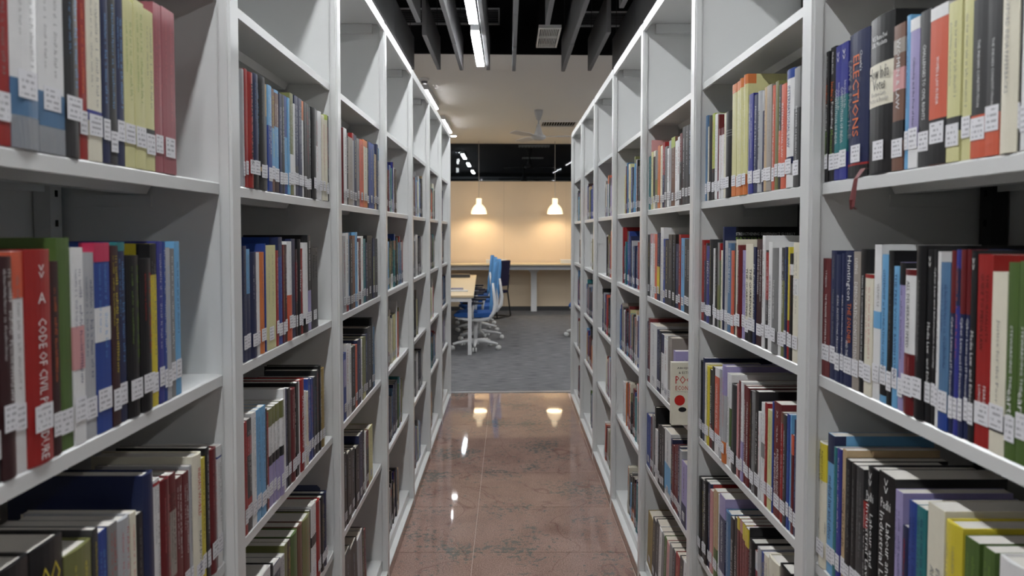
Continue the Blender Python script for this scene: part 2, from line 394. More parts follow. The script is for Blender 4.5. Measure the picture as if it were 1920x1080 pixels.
def row(side, bay, shelf, org, sc, books):
    """books: (x0, x1, ytop, colour, {extras}) in crop pixels; the crop origin and scale turn them to frame pixels, then to positions on the shelf"""
    rng = random.Random(side*100+bay*10+shelf)
    xs = (XL if side < 0 else XR)+REC+.0006
    sd = 'left' if side < 0 else 'right'
    z = SHELF[shelf]
    ya, yb = POST0+PW-BAY+bay*BAY+.003, POST0+bay*BAY-.0015
    def rng_ok(bk):
        a, b = sorted((YOF(org[0]+bk[0]/sc, xs, z+.12), YOF(org[0]+bk[1]/sc, xs, z+.12))); return min(b-.0003, yb)-max(a+.0003, ya) >= .003
    books = [bk for bk in books if rng_ok(bk)]; n = len(books)
    out = []
    for i, bk in enumerate(books):
        x0, x1, yt, ck = bk[:4]; sp = dict(bk[4]) if len(bk) > 4 else {}
        px0, px1 = org[0]+x0/sc, org[0]+x1/sc; py = org[1]+yt/sc
        p, q = sorted((YOF(px0, xs, z+.12), YOF(px1, xs, z+.12)))
        p = max(p+.0003, ya); q = min(q-.0003, yb)
        ym = (p+q)/2; wd = max(.004, q-p)
        top = ZOF(py, ym)
        h = sp.get('h', top-z)
        h = max(.15, min(h, (SHELF[shelf-1]-.025-z)))
        sp['c'] = ck; sp['group'] = f'books on the {ROWN[shelf]} book row of the {BN[bay]} {sd} bookcase'
        idx = n-i if side < 0 else i+1
        adj = 'slim ' if wd < .011 else ('thick ' if wd > .04 else '')
        fr = 'right' if side < 0 else 'left'
        det = sp.get('d', '')
        if not det and sp.get('b'): det = 'with '+PAL[sp['b'][0][2]][1]+' band'
        if not det and h < .185: det = 'of low height'
        if not det and h > .262: det = 'of tall height'
        lab = f"{adj}{PAL[ck][1]} book{' '+det if det else ''}, {ordinal(idx)} from {fr}, {ROWN[shelf]} row, {BN[bay]} {sd} bookcase"
        if len(lab.split()) > 16: lab = lab[len(adj):]
        if len(lab.split()) > 16: lab = lab.replace(' '+det, '')
        D = sp.get('D', max(.11, min(.23, h*rng.uniform(.62, .72))))
        out.append((xs+rng.uniform(0, .0025), ym, wd, h, D, sp, lab, rng))
        for tx in list(sp.get('t', ()))+list(sp.get('ct', ())): want(tx[0])
    ROWS.append((side, z, out))
ROWS = []
def T(s, f0=.3, f1=.93, hf=.5, ik='w', xo=0., ori='v'): return (s, f0, f1, hf, ik, xo, ori)
def d_(**k): return k
# ---- nearest left bookcase
row(-1, 0, 1, (0, 0), 2.7, [
 (-50,43,-20,'R',d_(h=.235)),
 (45,188,-20,'W',d_(h=.238,b=[(0,.32,'s'),(.0,.15,'W')],d='with blue foot pattern',l=.05,i='e')),(190,322,-20,'W',d_(h=.236,b=[(0,.3,'s'),(.0,.13,'W')],d='with blue foot pattern',l=.05,i='e')),
 (322,402,-20,'C',d_(h=.24,i='b',l=.045)),(402,445,-20,'R',d_(h=.238,i='o',l=.035)),(445,515,-20,'I',d_(h=.225,b=[(.23,.29,'D')],l=.035)),
 (517,553,-20,'N',d_(h=.23,i='b',l=.03)),(555,592,-20,'C',d_(h=.23,i='b',l=.02)),(592,632,-20,'N',d_(h=.235,i='b',l=.034)),
 (632,685,0,'P',d_(i='g',l=.03)),(685,736,8,'P',d_(i='g',l=.028)),(737,784,55,'P',d_(b=[(.17,.26,'C')],i='e')),(785,824,20,'r',d_(i='p')),(825,890,50,'r',d_(i='p'))])
row(-1, 0, 2, (0, 420), 2.7, [
 (-60,0,150,'C'),(0,72,165,'m',d_(hard=1,l=.05)),(75,133,140,'W',d_(b=[(.79,1,'o')],d='with salmon top',l=.05)),
 (133,262,130,'R',d_(t=[T('CODE OF CIVIL PROCEDURE',.02,.68,.32),T('A',.75,.8,.3,'w',0,'h'),T('>>',.87,.93,.22,'w',0,'v')],d='with white capital lettering',l=.035,hard=1)),
 (262,305,190,'m',d_(i='o')),(305,372,70,'V',d_(m=0)),(375,432,120,'W',d_(b=[(.38,.6,'k')],i='n')),(432,490,145,'S',d_(i='n')),
 (490,565,95,'B',d_(b=[(.9,1,'c'),(.48,.66,'W')],d='with crimson top and white panel',i='b')),(567,606,110,'m',d_(i='y')),(606,645,92,'N',d_(b=[(.95,1,'T')],i='b')),
 (648,713,160,'K',d_(i='g',hard=1)),(713,770,175,'K',d_(i='r')),(770,803,100,'Y',d_(b=[(.81,1,'K'),(.05,.12,'Y')],i='e',d='with black top')),(805,832,88,'D',d_(i='w')),
 (832,848,92,'B',d_(i='w')),(848,868,120,'S',d_(i='b')),(868,893,125,'G',d_(i='w')),(893,920,88,'b',d_(i='n'))])
row(-1, 0, 3, (0, 780), 3.6, [
 (0,222,1000,'K',d_(hard=1,D=.2)),(228,448,850,'K',d_(hard=1,b=[(0,.7,'Y')],t=[T('OO',.78,.9,.6,'y',0,'h')],d='with gold emblems',D=.2)),(455,635,885,'U',d_(D=.17)),(637,673,760,'C'),(676,742,775,'B',d_(i='b')),
 (743,800,725,'G'),(801,888,690,'S'),(890,929,650,'I'),(931,974,655,'K',d_(i='e')),(976,1044,385,'N',d_(m=0,hard=1,D=.2)),
 (1046,1087,425,'W',d_(b=[(.1,.12,'R'),(.05,.065,'B'),(.96,.98,'R')],i='e')),(1088,1149,425,'M',d_(i='p')),(1151,1193,390,'M',d_(b=[(.3,.75,'g')],i='k')),(1195,1242,415,'M',d_(i='w')),(1246,1284,380,'M',d_(i='w')),
 (1286,1304,335,'S'),(1306,1364,258,'I',d_(t=[T("INDIA'S WORLD",.55,.9,.32,'r'),T('RAJIV DOGRA',.12,.44,.26,'n')],d='with red capital title')),(1366,1394,283,'Y',d_(i='k')),
 (1396,1419,212,'K',d_(i='w')),(1421,1467,220,'M',d_(i='p')),(1469,1500,200,'W',d_(b=[(.9,.915,'B'),(.12,.13,'B')],i='e'))])
# ---- nearest right bookcase
row(1, 0, 1, (1520, 0), 2.7, [
 (62,90,262,'K',d_(t=[T('Madhav Khosla',.8,.96,.28),T("India's",.6,.74,.5,'o'),T('Founding',.39,.59,.5),T('Moment',.2,.38,.5,'g')],d='with tricolour title')),
 (91,118,238,'K',d_(t=[T('Madhav Khosla',.8,.96,.28),T("India's",.6,.74,.5,'o'),T('Founding',.39,.59,.5),T('Moment',.2,.38,.5,'g')],d='with tricolour title')),
 (119,148,232,'D',d_(b=[(.2,.62,'T')],t=[T('CONSTITUTION OF INDIA',.27,.68,.4,'w',-.2),T('Introduction to the',.52,.72,.28,'w',.25),T('>>',.88,.95,.4)],d='with teal middle')),
 (149,185,215,'D',d_(b=[(.2,.62,'T')],t=[T('CONSTITUTION OF INDIA',.27,.68,.4,'w',-.2),T('Introduction to the',.52,.72,.28,'w',.25),T('>>',.88,.95,.4)],d='with teal middle')),
 (189,291,160,'N',d_(t=[T("Chawla's",.72,.86,.12,'w',.22),T('ELECTIONS',.28,.84,.3,'o',-.02),T('LAW & PRACTICE',.28,.82,.16,'e',-.32)],b=[(.08,.095,'R'),(0,.08,'K')],d='with orange capital title',l=.022,hard=1)),
 (293,414,78,'K',d_(b=[(.43,.7,'I')],t=[T('How India',.6,.68,.8,'k',0,'h'),T('Votes',.53,.6,.5,'k',0,'h'),T('Election Laws,',.49,.52,.6,'e',0,'h'),T('Practice & Procedure',.455,.485,.8,'e',0,'h'),T('V.S. Rama Devi',.85,.88,.6,'w',0,'h'),T('S.K. Mendiratta',.81,.84,.6,'w',0,'h')],d='with cream title panel',l=.022,hard=1,D=.17)),
 (416,472,122,'n',d_(b=[(.2,.34,'K'),(.55,.7,'k'),(.8,.9,'g')],t=[T('WOMEN & LAW',.42,.9,.32)],d='with mottled cover')),(475,495,78,'b',d_(i='n')),
 (497,545,92,'A',d_(b=[(.92,1,'W'),(0,.14,'W')],t=[T('Citizenship and the Flow of Ideas',.28,.74,.3,'k'),],d='with white head and foot')),
 (546,600,52,'C',d_(t=[T('CHALLENGES TO CIVIL RIGHTS',.3,.78,.28,'w')],d='with grey capital title')),
 (601,690,28,'o',d_(b=[(.92,1,'W'),(0,.29,'K')],t=[T('WOMEN & LAW IN INDIA',.38,.68,.18,'w')],d='with white head and black foot')),
 (691,758,5,'P',d_(b=[(.19,.28,'C'),],i='e',d='with small dark picture')),(765,811,-12,'P',d_(b=[(.19,.27,'C')],i='e',d='with small dark picture')),
 (813,887,-12,'C',d_(b=[(0,.27,'o'),],t=[T('THE INDIAN CONSTITUTION',.32,.74,.16)],d='with orange foot')),(889,962,-22,'C',d_(b=[(0,.27,'o')],t=[T('THE INDIAN CONSTITUTION',.32,.74,.16)],d='with orange foot')),
 (964,1053,-30,'I',d_(h=.232,t=[T('OXFORD INDIA PAPERBACKS',.3,.78,.22,'e')],l=-1,d='with grey capital title')),(1055,1067,-30,'K',d_(h=.23)),(1068,1120,-30,'W',d_(h=.23))])
row(1, 0, 2, (1520, 420), 2.7, [
 (43,47,90,'K',d_(D=.2)),(48,95,175,'M',d_(t=[T('V P MENON',.76,.9,.2,'w'),T('THE TRANSFER OF POWER IN INDIA',.22,.7,.28,'w')],d='with white capital title')),(96,124,135,'N',d_(t=[T('Making All the Difference',.28,.7,.36,'e'),T('MARTHA MINOW',.78,.96,.3,'e')])),
 (125,149,155,'N',d_(t=[T('IDEAS, INSTITUTIONS, PROCESSES',.2,.68,.36,'w')])),(150,168,150,'N',d_(t=[T('IDEAS, INSTITUTIONS, PROCESSES',.2,.68,.36,'w')])),
 (169,209,140,'N',d_(t=[T('Huntington',.64,.97,.6,'w'),T('THE SOLDIER',.32,.62,.45,'o',.15),T('AND THE STATE',.14,.34,.5,'w',-.1)],d='with large white and orange title')),(210,244,140,'g',d_(t=[T('DEMOCRATIC CONSTITUTION',.2,.78,.45,'w'),T('LIVING',.84,.95,.4,'w')],d='with white capital title')),
 (245,270,128,'K',d_(t=[T('TAKING THE CONSTITUTION AWAY FROM THE COURTS',.18,.82,.3,'w')])),(272,311,255,'I',d_(b=[(.97,1,'R')],i='p')),(312,347,105,'W',d_(b=[(.46,.57,'b')],t=[T('VERMEULE',.6,.75,.3,'e',.2)],d='with blue square')),
 (352,384,155,'b',d_(t=[T('CITIZENSHIP as FOUNDATION of RIGHTS',.22,.9,.32,'n')],b=[(.05,.15,'K')])),(385,412,135,'K',d_(i='e')),
 (413,441,215,'b',d_(t=[T('THE FREE VOICE',.55,.95,.4,'n'),T('RAVISH KUMAR',.2,.52,.45,'n')],d='with dark capital title')),(442,469,195,'A',d_(b=[(.85,1,'K')],i='n')),
 (470,527,230,'W',d_(b=[(0,.42,'M'),(.96,1,'M')],t=[T('ALL DELIBERATE SPEED',.46,.92,.24,'k'),T('CHARLES J.',.28,.4,.18,'p',.12),T('OGLETREE',.28,.4,.18,'p',-.15)],d='with maroon foot')),(528,578,110,'K',d_(i='e',t=[T('Redesigning the World Trade Organization',.34,.8,.26,'e')],hard=1)),
 (579,609,130,'K',d_(t=[T('Media Law',.4,.58,.45),T('and Ethics',.2,.37,.4),T('>>',.9,.96,.4)])),(610,632,130,'K',d_(t=[T('Cyber Law and Information Security',.2,.9,.5)])),
 (633,649,140,'W',d_(i='k')),(651,699,195,'s',d_(i='n',b=[(.0,.1,'B')])),(700,724,135,'N',d_(b=[(.66,1,'M')],t=[T('Cyber Laws',.45,.64,.6),T('and IT Protection',.2,.44,.45)],d='with maroon top')),
 (725,748,130,'D',d_(i='o',b=[(.7,.9,'N')])),(749,774,130,'N',d_(b=[(.66,1,'M')],t=[T('Cyber Laws',.45,.64,.6),T('and IT Protection',.2,.44,.45)],d='with maroon top')),(775,797,130,'N',d_(b=[(.66,1,'M')],t=[T('Cyber Laws',.45,.64,.6),T('and IT Protection',.2,.44,.45)],d='with maroon top')),
 (798,828,135,'K',d_(t=[T('Media Law',.4,.58,.5),T('and Ethics',.2,.38,.45),T('>>',.9,.96,.4)])),(829,904,155,'R',d_(t=[T("THE JOURNALIST'S",.55,.9,.2,'k',.2),T('GUIDE TO MEDIA LAW',.5,.9,.2,'k',-.12),T('PEARSON',.18,.32,.18,'w',.18),T('LONGMAN',.18,.32,.18,'w',-.15)],d='with black capital title')),
 (906,983,245,'I',d_(b=[(.12,.22,'C')],t=[T('Justice for the Poor',.28,.74,.24,'e')],d='with dark photo strip')),(985,1039,195,'V',d_(t=[T('STEWARDING THE',.36,.68,.25,'w'),T('earth',.2,.36,.55,'w')],d='with white title')),(1040,1095,190,'V',d_(t=[T('STEWARDING THE',.36,.68,.25,'w'),T('earth',.2,.36,.55,'w')],d='with white title')),(1096,1180,190,'I')])
row(1, 0, 3, (1520, 760), 3.375, [
 (35,47,138,'M',d_(D=.15,l=-1)),(48,97,238,'I',d_(b=[(.7,1,'Y')],t=[T('Religion and Law in',.68,.94,.26,'k',.14),T('Independent India',.68,.94,.26,'k',-.2)],d='with yellow top and wheel emblem',wheel=1)),
 (98,140,185,'b',d_(t=[T('medical law and ethics',.25,.7,.5,'n')],b=[(.8,1,'N')],d='with dark blue top')),(141,160,265,'T'),(161,187,275,'D',d_(i='w')),(188,214,280,'t',d_(t=[T('Courting the People',.3,.72,.6,'k')])),
 (215,250,345,'K',d_(i='e')),(251,284,370,'K',d_(i='e')),(285,329,395,'C',d_(i='e')),(330,350,540,'K',d_(b=[(.75,.99,'R')],i='w',h=.185)),
 (351,413,398,'K',d_(t=[T('Padhi',.78,.84,.7,'w',0,'h'),T('Labour and',.35,.7,.3,'w',.18),T('Industrial Laws',.2,.75,.3,'w',-.22),T('>>',.88,.97,.3)],d='with bold white title',D=.17)),
 (420,520,438,'K',d_(t=[T('Padhi',.78,.84,.6,'w',0,'h'),T('Labour and',.35,.7,.27,'w',.18),T('Industrial Laws',.2,.75,.27,'w',-.22),T('>>',.88,.97,.25)],d='with bold white title',D=.17)),
 (521,568,543,'A',d_(i='n')),(570,604,620,'N',d_(i='r',h=.19)),(606,659,612,'B',d_(i='n')),(660,718,648,'T',d_(i='n')),
 (722,825,640,'I',d_(t=[T('ENVIRONMENT',.2,.66,.22,'e',.2),T('AND POLITICS',.2,.66,.22,'e',-.15)],d='with grey capital title',hard=0)),(840,945,750,'Y',d_(i='e')),
 (962,1050,850,'V',d_(i='g')),(1066,1140,912,'V',d_(i='g')),(1170,1330,990,'W'),(1335,1420,1020,'I')])
# ---- second left bookcase
row(-1, 1, 1, (450, 120), 4.155, [
 (24,40,40,'S'),(41,62,40,'R',d_(i='o')),(63,102,68,'R',d_(t=[T("INDIA'S WARS",.2,.9,.45,'k')],d='with black capital title')),(103,151,78,'N',d_(b=[(0,.18,'K')],i='b',hard=1)),
 (152,203,100,'K',d_(b=[(.16,.2,'t')],i='e')),(204,217,160,'G',d_(b=[(.7,1,'t')])),(218,248,168,'b',d_(b=[(0,.62,'B')],i='w',d='with darker blue lower half')),(249,272,195,'n',d_(b=[(.14,.62,'b')],d='with light blue lower half')),
 (273,305,205,'b',d_(b=[(.64,.97,'n'),(.0,.12,'m')],i='w')),(307,329,230,'N',d_(i='w')),(330,348,240,'C',d_(i='w')),(349,373,250,'B',d_(b=[(.14,.58,'b')])),(374,390,265,'b',d_(i='n')),
 (391,417,230,'U',d_(b=[(.1,.4,'W')],i='w')),(418,431,310,'W'),(432,459,250,'N',d_(i='w',b=[(.1,.3,'C')])),(460,487,270,'N',d_(i='w')),(488,502,290,'W',d_(b=[(.8,1,'O')],d='with orange top')),
 (503,520,300,'K',d_(i='e')),(521,540,312,'K',d_(i='r')),(541,558,335,'C',d_(i='w')),(559,595,345,'K',d_(i='e')),(596,611,360,'G',d_(b=[(0,.6,'W')])),(612,638,372,'W',d_(i='e')),(639,659,400,'I',d_(i='r')),(660,683,400,'I',d_(b=[(.94,1,'L')],i='r')),
 (684,708,405,'C',d_(t=[T('THE PROJECT OF WAR',.3,.7,.5,'w')]))])
row(-1, 1, 2, (450, 430), 4.155, [
 (26,54,130,'N'),(55,84,155,'b',d_(b=[(0,.6,'N')])),(85,135,178,'N',d_(i='w',hard=1)),(136,159,180,'W',d_(m=0)),(160,197,178,'O',d_(i='n')),(198,206,112,'B',d_(m=0,l=-1,D=.17)),
 (207,282,125,'P',d_(i='e',hard=0)),(283,302,165,'R',d_(i='w')),(303,333,62,'B',d_(b=[(.82,1,'N')],i='b',D=.19)),(334,350,120,'M'),(351,368,120,'m',d_(i='w')),(369,405,95,'W',d_(b=[(0,.46,'o')],i='e',d='with orange-red lower half')),
 (406,438,75,'N',d_(i='e')),(439,452,155,'m',d_(b=[(.4,.85,'M')],i='w')),(453,478,78,'K',d_(t=[T('Military',.45,.68,.6)])),(479,492,150,'R',d_(i='w')),(493,531,105,'W',d_(b=[(0,.16,'K')],i='e')),
 (532,556,45,'K',d_(b=[(0,.42,'A')],t=[T('WAR IN THE MOUNTAINS',.52,.94,.5)],d='with lavender foot')),(557,606,140,'C',d_(t=[T('A history of',.62,.95,.3,'k',.2),T('Militarism',.62,.9,.3,'k',-.18)],d='with black title',lean=.0))])
row(-1, 1, 3, (450, 670), 4.155, [
 (37,60,505,'R',d_(i='k')),(61,97,480,'C',d_(b=[(.68,.85,'R'),(.18,.3,'R')],i='w')),(98,132,430,'W',d_(i='e')),(133,165,405,'b',d_(i='n')),(166,203,380,'b',d_(i='n')),(204,217,400,'m'),(218,231,432,'R'),
 (232,261,400,'W',d_(b=[(0,.42,'A'),(.42,.52,'K'),(.82,1,'U')],i='e',d='with lavender foot and black band')),(262,284,375,'W',d_(b=[(0,.42,'A'),(.42,.52,'K'),(.82,1,'U')],i='e',d='with lavender foot and black band')),
 (285,309,355,'W',d_(b=[(0,.42,'A'),(.42,.52,'K'),(.82,1,'U')],i='e',d='with lavender foot and black band')),(310,341,330,'W',d_(b=[(0,.42,'A'),(.42,.52,'K'),(.82,1,'U')],i='e',d='with lavender foot and black band')),
 (342,359,245,'W',d_(m=0,D=.19)),(360,375,245,'N'),(376,399,240,'K',d_(i='e')),(400,439,245,'M',d_(i='w')),(440,460,195,'K',d_(i='e')),(461,468,190,'W',d_(m=0)),(469,502,170,'R',d_(t=[T('DANIEL ELLSBERG',.26,.82,.55)],d='with bold white capitals')),
 (503,518,262,'W'),(519,535,265,'I',d_(i='r')),(536,554,165,'B',d_(i='w')),(555,573,165,'B',d_(i='o')),(574,583,160,'N',d_(m=0)),(584,599,150,'K'),(600,616,100,'C',d_(i='r')),(617,635,65,'K',d_(hard=1,i='w')),(636,661,85,'u',d_(i='k'))])
row(-1, 1, 4, (450, 890), 5.684, [
 (240,329,1020,'W'),(331,361,960,'K',d_(hard=1)),(363,434,930,'N',d_(b=[(0,1,'S'),(.1,.9,'N')],d='with silver edges')),(436,485,870,'S'),(487,518,740,'U'),(520,550,700,'m'),(552,620,620,'V',d_(hard=1)),(622,668,530,'n',d_(hard=1)),
 (669,749,450,'U',d_(hard=1,i='r')),(751,764,380,'K',d_(D=.19)),(766,814,310,'W',d_(b=[(.5,.62,'K')],i='k')),(816,853,270,'R',d_(i='o')),(854,862,280,'S',d_(m=0)),(863,897,235,'K',d_(hard=1)),(899,926,185,'N',d_(hard=1))])
# ---- second right bookcase
row(1, 1, 1, (1310, 120), 4.0, [
 (50,64,388,'s'),(65,73,470,'I'),(74,99,390,'C',d_(i='e')),(100,119,372,'L',d_(b=[(0,.36,'K')])),(120,139,375,'W',d_(i='e')),(140,149,380,'M'),(150,162,485,'W',d_(b=[(.9,1,'M')])),(163,176,480,'W',d_(b=[(.9,1,'M')],i='r')),(177,187,475,'W',d_(b=[(.9,1,'M')])),
 (188,202,370,'I',d_(i='g')),(203,246,357,'K',d_(b=[(.74,.75,'G'),(.77,.78,'G'),(.71,.72,'G')],m=0,hard=1,d='with grey rules')),
 (247,279,152,'P',d_(b=[(0,.17,'O'),(.92,1,'O')],i='w',d='with orange head and foot')),(280,304,130,'P',d_(b=[(0,.17,'O'),(.92,1,'O')],i='w',d='with orange head and foot')),(305,334,110,'P',d_(b=[(0,.17,'O'),(.92,1,'O')],i='w',d='with orange head and foot')),(335,364,82,'P',d_(b=[(0,.17,'O'),(.92,1,'O')],i='w',d='with orange head and foot',D=.19)),
 (365,374,290,'S'),(375,407,225,'D',d_(i='w')),(408,436,230,'N',d_(t=[T('Making of a Modern Empire',.2,.88,.4)])),(437,470,205,'S',d_(t=[T('Islamic Law in Action',.32,.8,.45,'k')],d='with black title')),(471,486,200,'N',d_(b=[(.8,1,'S')])),(487,507,175,'t'),
 (508,545,158,'g',d_(i='e',hard=0)),(546,566,160,'o',d_(t=[T('THE ISLAMIZATION OF THE LAW IN PAKISTAN',.2,.82,.45)],d='with white capital title')),(567,591,130,'U',d_(i='e')),(592,614,155,'K',d_(b=[(.18,.56,'o')],i='w',d='with orange-red lower half')),
 (615,650,150,'o',d_(t=[T('CRITICAL',.55,.82,.3,'r',.2),T('INTERNATIONAL LAW',.3,.82,.36,'w',-.15)],d='with white capital title')),
 (651,712,40,'W',d_(b=[(.92,1,'B'),(.2,.26,'N')],t=[T('INTERNATIONAL LAW',.34,.86,.3,'n')],d='with blue top')),(713,754,25,'G',d_(b=[(0,.66,'C')],t=[T('THE POWER OF DELIBERATION',.22,.68,.3,'w')],d='with white title'))])
row(1, 1, 2, (1310, 420), 4.154, [
 (20,37,125,'R',d_(i='o')),(38,49,165,'N',d_(b=[(.8,1,'R')])),(50,60,150,'C'),(61,81,170,'D',d_(t=[T('INDUS',.5,.8,.6)],d='with white capitals')),(82,107,120,'C',d_(hard=1)),(108,124,190,'W',d_(i='e')),(125,141,185,'K'),(142,160,145,'G',d_(b=[(.1,.5,'U')])),(161,169,150,'V',d_(b=[(.8,1,'R')])),(170,184,205,'I'),
 (185,197,22,'K',d_(D=.21,m=0,b=[(0,1,'N')],cv=[(.0,.03,.86,.999,'N')],ct=[('STRENGTHENING GOVERNANCE GLOBALLY',.03,.19,.916,.945,'w'),('PATTERNS',.03,.11,.868,.9,'g')],d='with white lettering on its cover')),(198,221,130,'S'),(222,247,150,'s',d_(t=[T('THE FUTURE IS ASIAN',.45,.95,.5,'w')])),(248,271,208,'o',d_(t=[T('GOVERNING THE WORLD',.2,.9,.5,'p')])),(272,287,150,'C'),(288,296,120,'I'),(297,333,165,'M',d_(t=[T('International Organizations',.36,.94,.36)],d='with white title')),
 (334,360,205,'A',d_(i='n')),(361,388,155,'I',d_(b=[(0,.12,'K')],t=[T('THE GUARDIANS',.25,.75,.5,'k')],d='with bold black title')),(389,421,155,'I',d_(b=[(0,.12,'K')],t=[T('THE GUARDIANS',.25,.75,.5,'k')],d='with bold black title')),(422,441,180,'N',d_(t=[T('No Enchanted Palace',.25,.82,.6)])),
 (442,490,118,'m',d_(t=[T('International Organization',.42,.9,.28,'w',.2),T('and Global Governance',.48,.9,.28,'w',-.15)],d='with two-line white title')),(491,513,90,'W',d_(i='k',D=.19)),(514,538,205,'K',d_(b=[(.5,.98,'R')])),
 (539,567,140,'W',d_(t=[T('GUERRILLA DIPLOMACY',.22,.7,.4,'e')])),(568,613,188,'G',d_(t=[T('THE NEW OLD WORLD',.33,.7,.24,'w',.15),T('Perry Anderson',.42,.66,.2,'w',-.2)],d='with white title')),(614,638,185,'W',d_(m=0)),
 (639,665,185,'U',d_(b=[(.7,1,'C')])),(666,687,180,'N',d_(i='b')),(688,704,180,'Y',d_(b=[(0,.35,'R')])),(705,728,230,'K',d_(b=[(.8,.9,'W')],i='r')),(729,772,145,'I',d_(i='e',b=[(.56,.7,'W')]))])
row(1, 1, 3, (1300, 660), 4.5, [
 (51,79,75,'K',d_(hard=1)),(80,94,50,'N',d_(D=.2)),(95,109,95,'I'),(110,133,120,'Y',d_(i='k')),(134,156,150,'K',d_(t=[T('THE SOUTH CHINA SEA',.2,.8,.5)],b=[(0,.3,'M')])),(157,177,125,'K'),
 (178,213,135,'W',d_(b=[(.14,.9,'o'),],t=[T('CHASING THE FLAME',.3,.82,.4)],d='with orange-red panel')),(214,240,145,'S',d_(i='k')),(241,275,115,'A',d_(b=[(.0,.22,'O'),(.22,.7,'S')],d='with orange foot')),(276,296,180,'W',d_(cv=[(.01,.1,.9,.995,'R'),(.03,.1,.8,.9,'V')],ct=[('INDIAN EDITION',.035,.08,.935,.95,'w')],t=[T('INTERNATIONAL RELATIONS',.25,.74,.45,'e')])),
 (297,315,190,'W',d_(b=[(.1,.64,'V')],d='with green panel')),(316,361,275,'C',d_(hard=1,m=0)),(362,378,270,'k'),(379,397,245,'M'),(398,418,250,'W',d_(b=[(0,.4,'A')])),(419,438,280,'M',d_(t=[T('HUMANITARIAN INTERVENTION',.2,.85,.4)])),
 (439,466,300,'M',d_(t=[T('HUMANITARIAN INTERVENTION',.2,.85,.4)])),(467,483,325,'K'),(484,513,330,'G',d_(hard=1,i='k')),(514,544,330,'K',d_(t=[T('Order and Anarchy',.3,.8,.4)],D=.17)),(545,563,505,'W'),(564,596,430,'W',d_(b=[(.45,.6,'G')])),
 (597,618,430,'R',d_(i='w')),(619,654,490,'P',d_(i='g')),(655,668,420,'B',d_(m=0)),(669,728,430,'M',d_(t=[T('FUNDAMENTAL RIGHTS',.2,.6,.28,'w',.1),T('& THEIR ENFORCEMENT',.2,.55,.24,'w',-.25),T('Uday Raj Rai',.66,.8,.22,'w'),T('>>',.87,.93,.25)],d='with white title and emblem',hard=0)),
 (729,750,510,'n',d_(b=[(0,.9,'R')],i='w')),(751,778,530,'C',d_(i='w')),(779,803,525,'B',d_(i='b')),(804,816,530,'b'),(817,838,700,'M',d_(b=[(.8,1,'o')])),(839,868,580,'N',d_(i='b'))])
row(1, 1, 4, (1300, 860), 4.91, [
 (40,49,95,'K',d_(D=.19,l=-1)),(50,79,175,'K',d_(hard=1)),(80,98,200,'C'),(99,128,200,'K',d_(t=[T('INTELLECTUAL PRIVACY',.4,.95,.45)])),(129,150,225,'N',d_(i='w',D=.17,cv=[(.008,.165,.9,.995,'R')],ct=[('SOUTH ASIA EDITION',.02,.1,.93,.955,'w')],d='with red strip on its cover')),(151,174,290,'k',d_(i='r')),(175,187,300,'t'),(188,218,290,'t',d_(b=[(0,.35,'V')],i='r',d='with green foot')),
 (219,236,330,'W'),(237,289,345,'A',d_(b=[(.2,.78,'N')],t=[T('ADMINISTRATIVE LAW',.3,.74,.36,'w')],d='with navy title panel')),(290,336,490,'s',d_(i='w',hard=1)),(337,367,545,'K',d_(t=[T('Buddhism and Law',.3,.75,.45)])),(368,394,545,'K',d_(t=[T('CONSTITUTION',.3,.7,.45)])),
 (395,416,540,'M',d_(b=[(.88,1,'Y')],i='p',d='with yellow head')),(417,441,570,'M',d_(b=[(.88,1,'k')],i='p',d='with pink head')),(442,468,600,'M',d_(b=[(.84,1,'Y')],i='p',d='with yellow head')),(469,500,640,'M',d_(b=[(.82,1,'Y')],i='p',d='with yellow head')),
 (502,512,640,'K',d_(hard=1,D=.18)),(513,560,755,'K',d_(hard=1,i='w')),(561,583,850,'R',d_(b=[(.8,1,'W')])),(584,613,820,'S'),(614,643,870,'B'),(644,684,890,'I'),(686,780,930,'I',d_(D=.17)),(790,880,1010,'K',d_(hard=1))])
# ---- the book pulled half out of its row, cover turned to the camera, and one behind it
want('ABHIJIT'); want('& ESTHER'); want('POOR'); want('ECONOMICS'); want('rethinking poverty'); want('HO')
make_texts()
for side, z, out in ROWS:
    prev = None
    for (cx, ym, wd, h, D, sp, lab, rng) in out:
        o = make_book(side, cx, ym, z+.0002, wd, h, D, sp, lab, rng)
        if sp.get('wheel'):
            wm = MB()
            for k in range(24):
                a = math.tau*k/24; c, s = math.cos(a), math.sin(a); r0, r1 = .0015, .42*wd; e = .0006
                zc = .33*h
                wm.add([(c*r0-s*e, 0, zc+1.35*(s*r0+c*e)), (c*r0+s*e, 0, zc+1.35*(s*r0-c*e)), (c*r1+s*e, 0, zc+1.35*(s*r1-c*e)), (c*r1-s*e, 0, zc+1.35*(s*r1+c*e))], [(0,1,2,3)])
            ring = [(math.cos(math.tau*k/32), math.sin(math.tau*k/32)) for k in range(32)]
            wm.add([(.47*wd*c, 0, .33*h+1.35*.47*wd*s) for c, s in ring]+[(.41*wd*c, 0, .33*h+1.35*.41*wd*s) for c, s in ring],
                   [(k, (k+1) % 32, 32+(k+1) % 32, 32+k) for k in range(32)])
            wm.build('wheel_emblem', ink('e'), o, (0, -.0015, 0))
        if sp.get('d') == 'with cream title panel':
            rb = MB()
            for k, x in enumerate((-.012, -.004)):
                pts = [(.003, -.002-.018), (.004, -.026), (-.012, -.036-.002*k), (-.045-.012*k, -.040), (-.06, -.036+.004*k)]
                vs = [(x+(.0 if i < 3 else -.006*(i-2)), py, pz+.004) for i, (pz, py) in enumerate(pts)]
                vs2 = [(v[0]+.011, v[1], v[2]) for v in vs]; n = len(vs)
                rb.add(vs+vs2, [(i, i+1, n+i+1, n+i) for i in range(n-1)])
            rb.build('bookmark_ribbon', mat('ribbon', (96,22,24), .6), o)
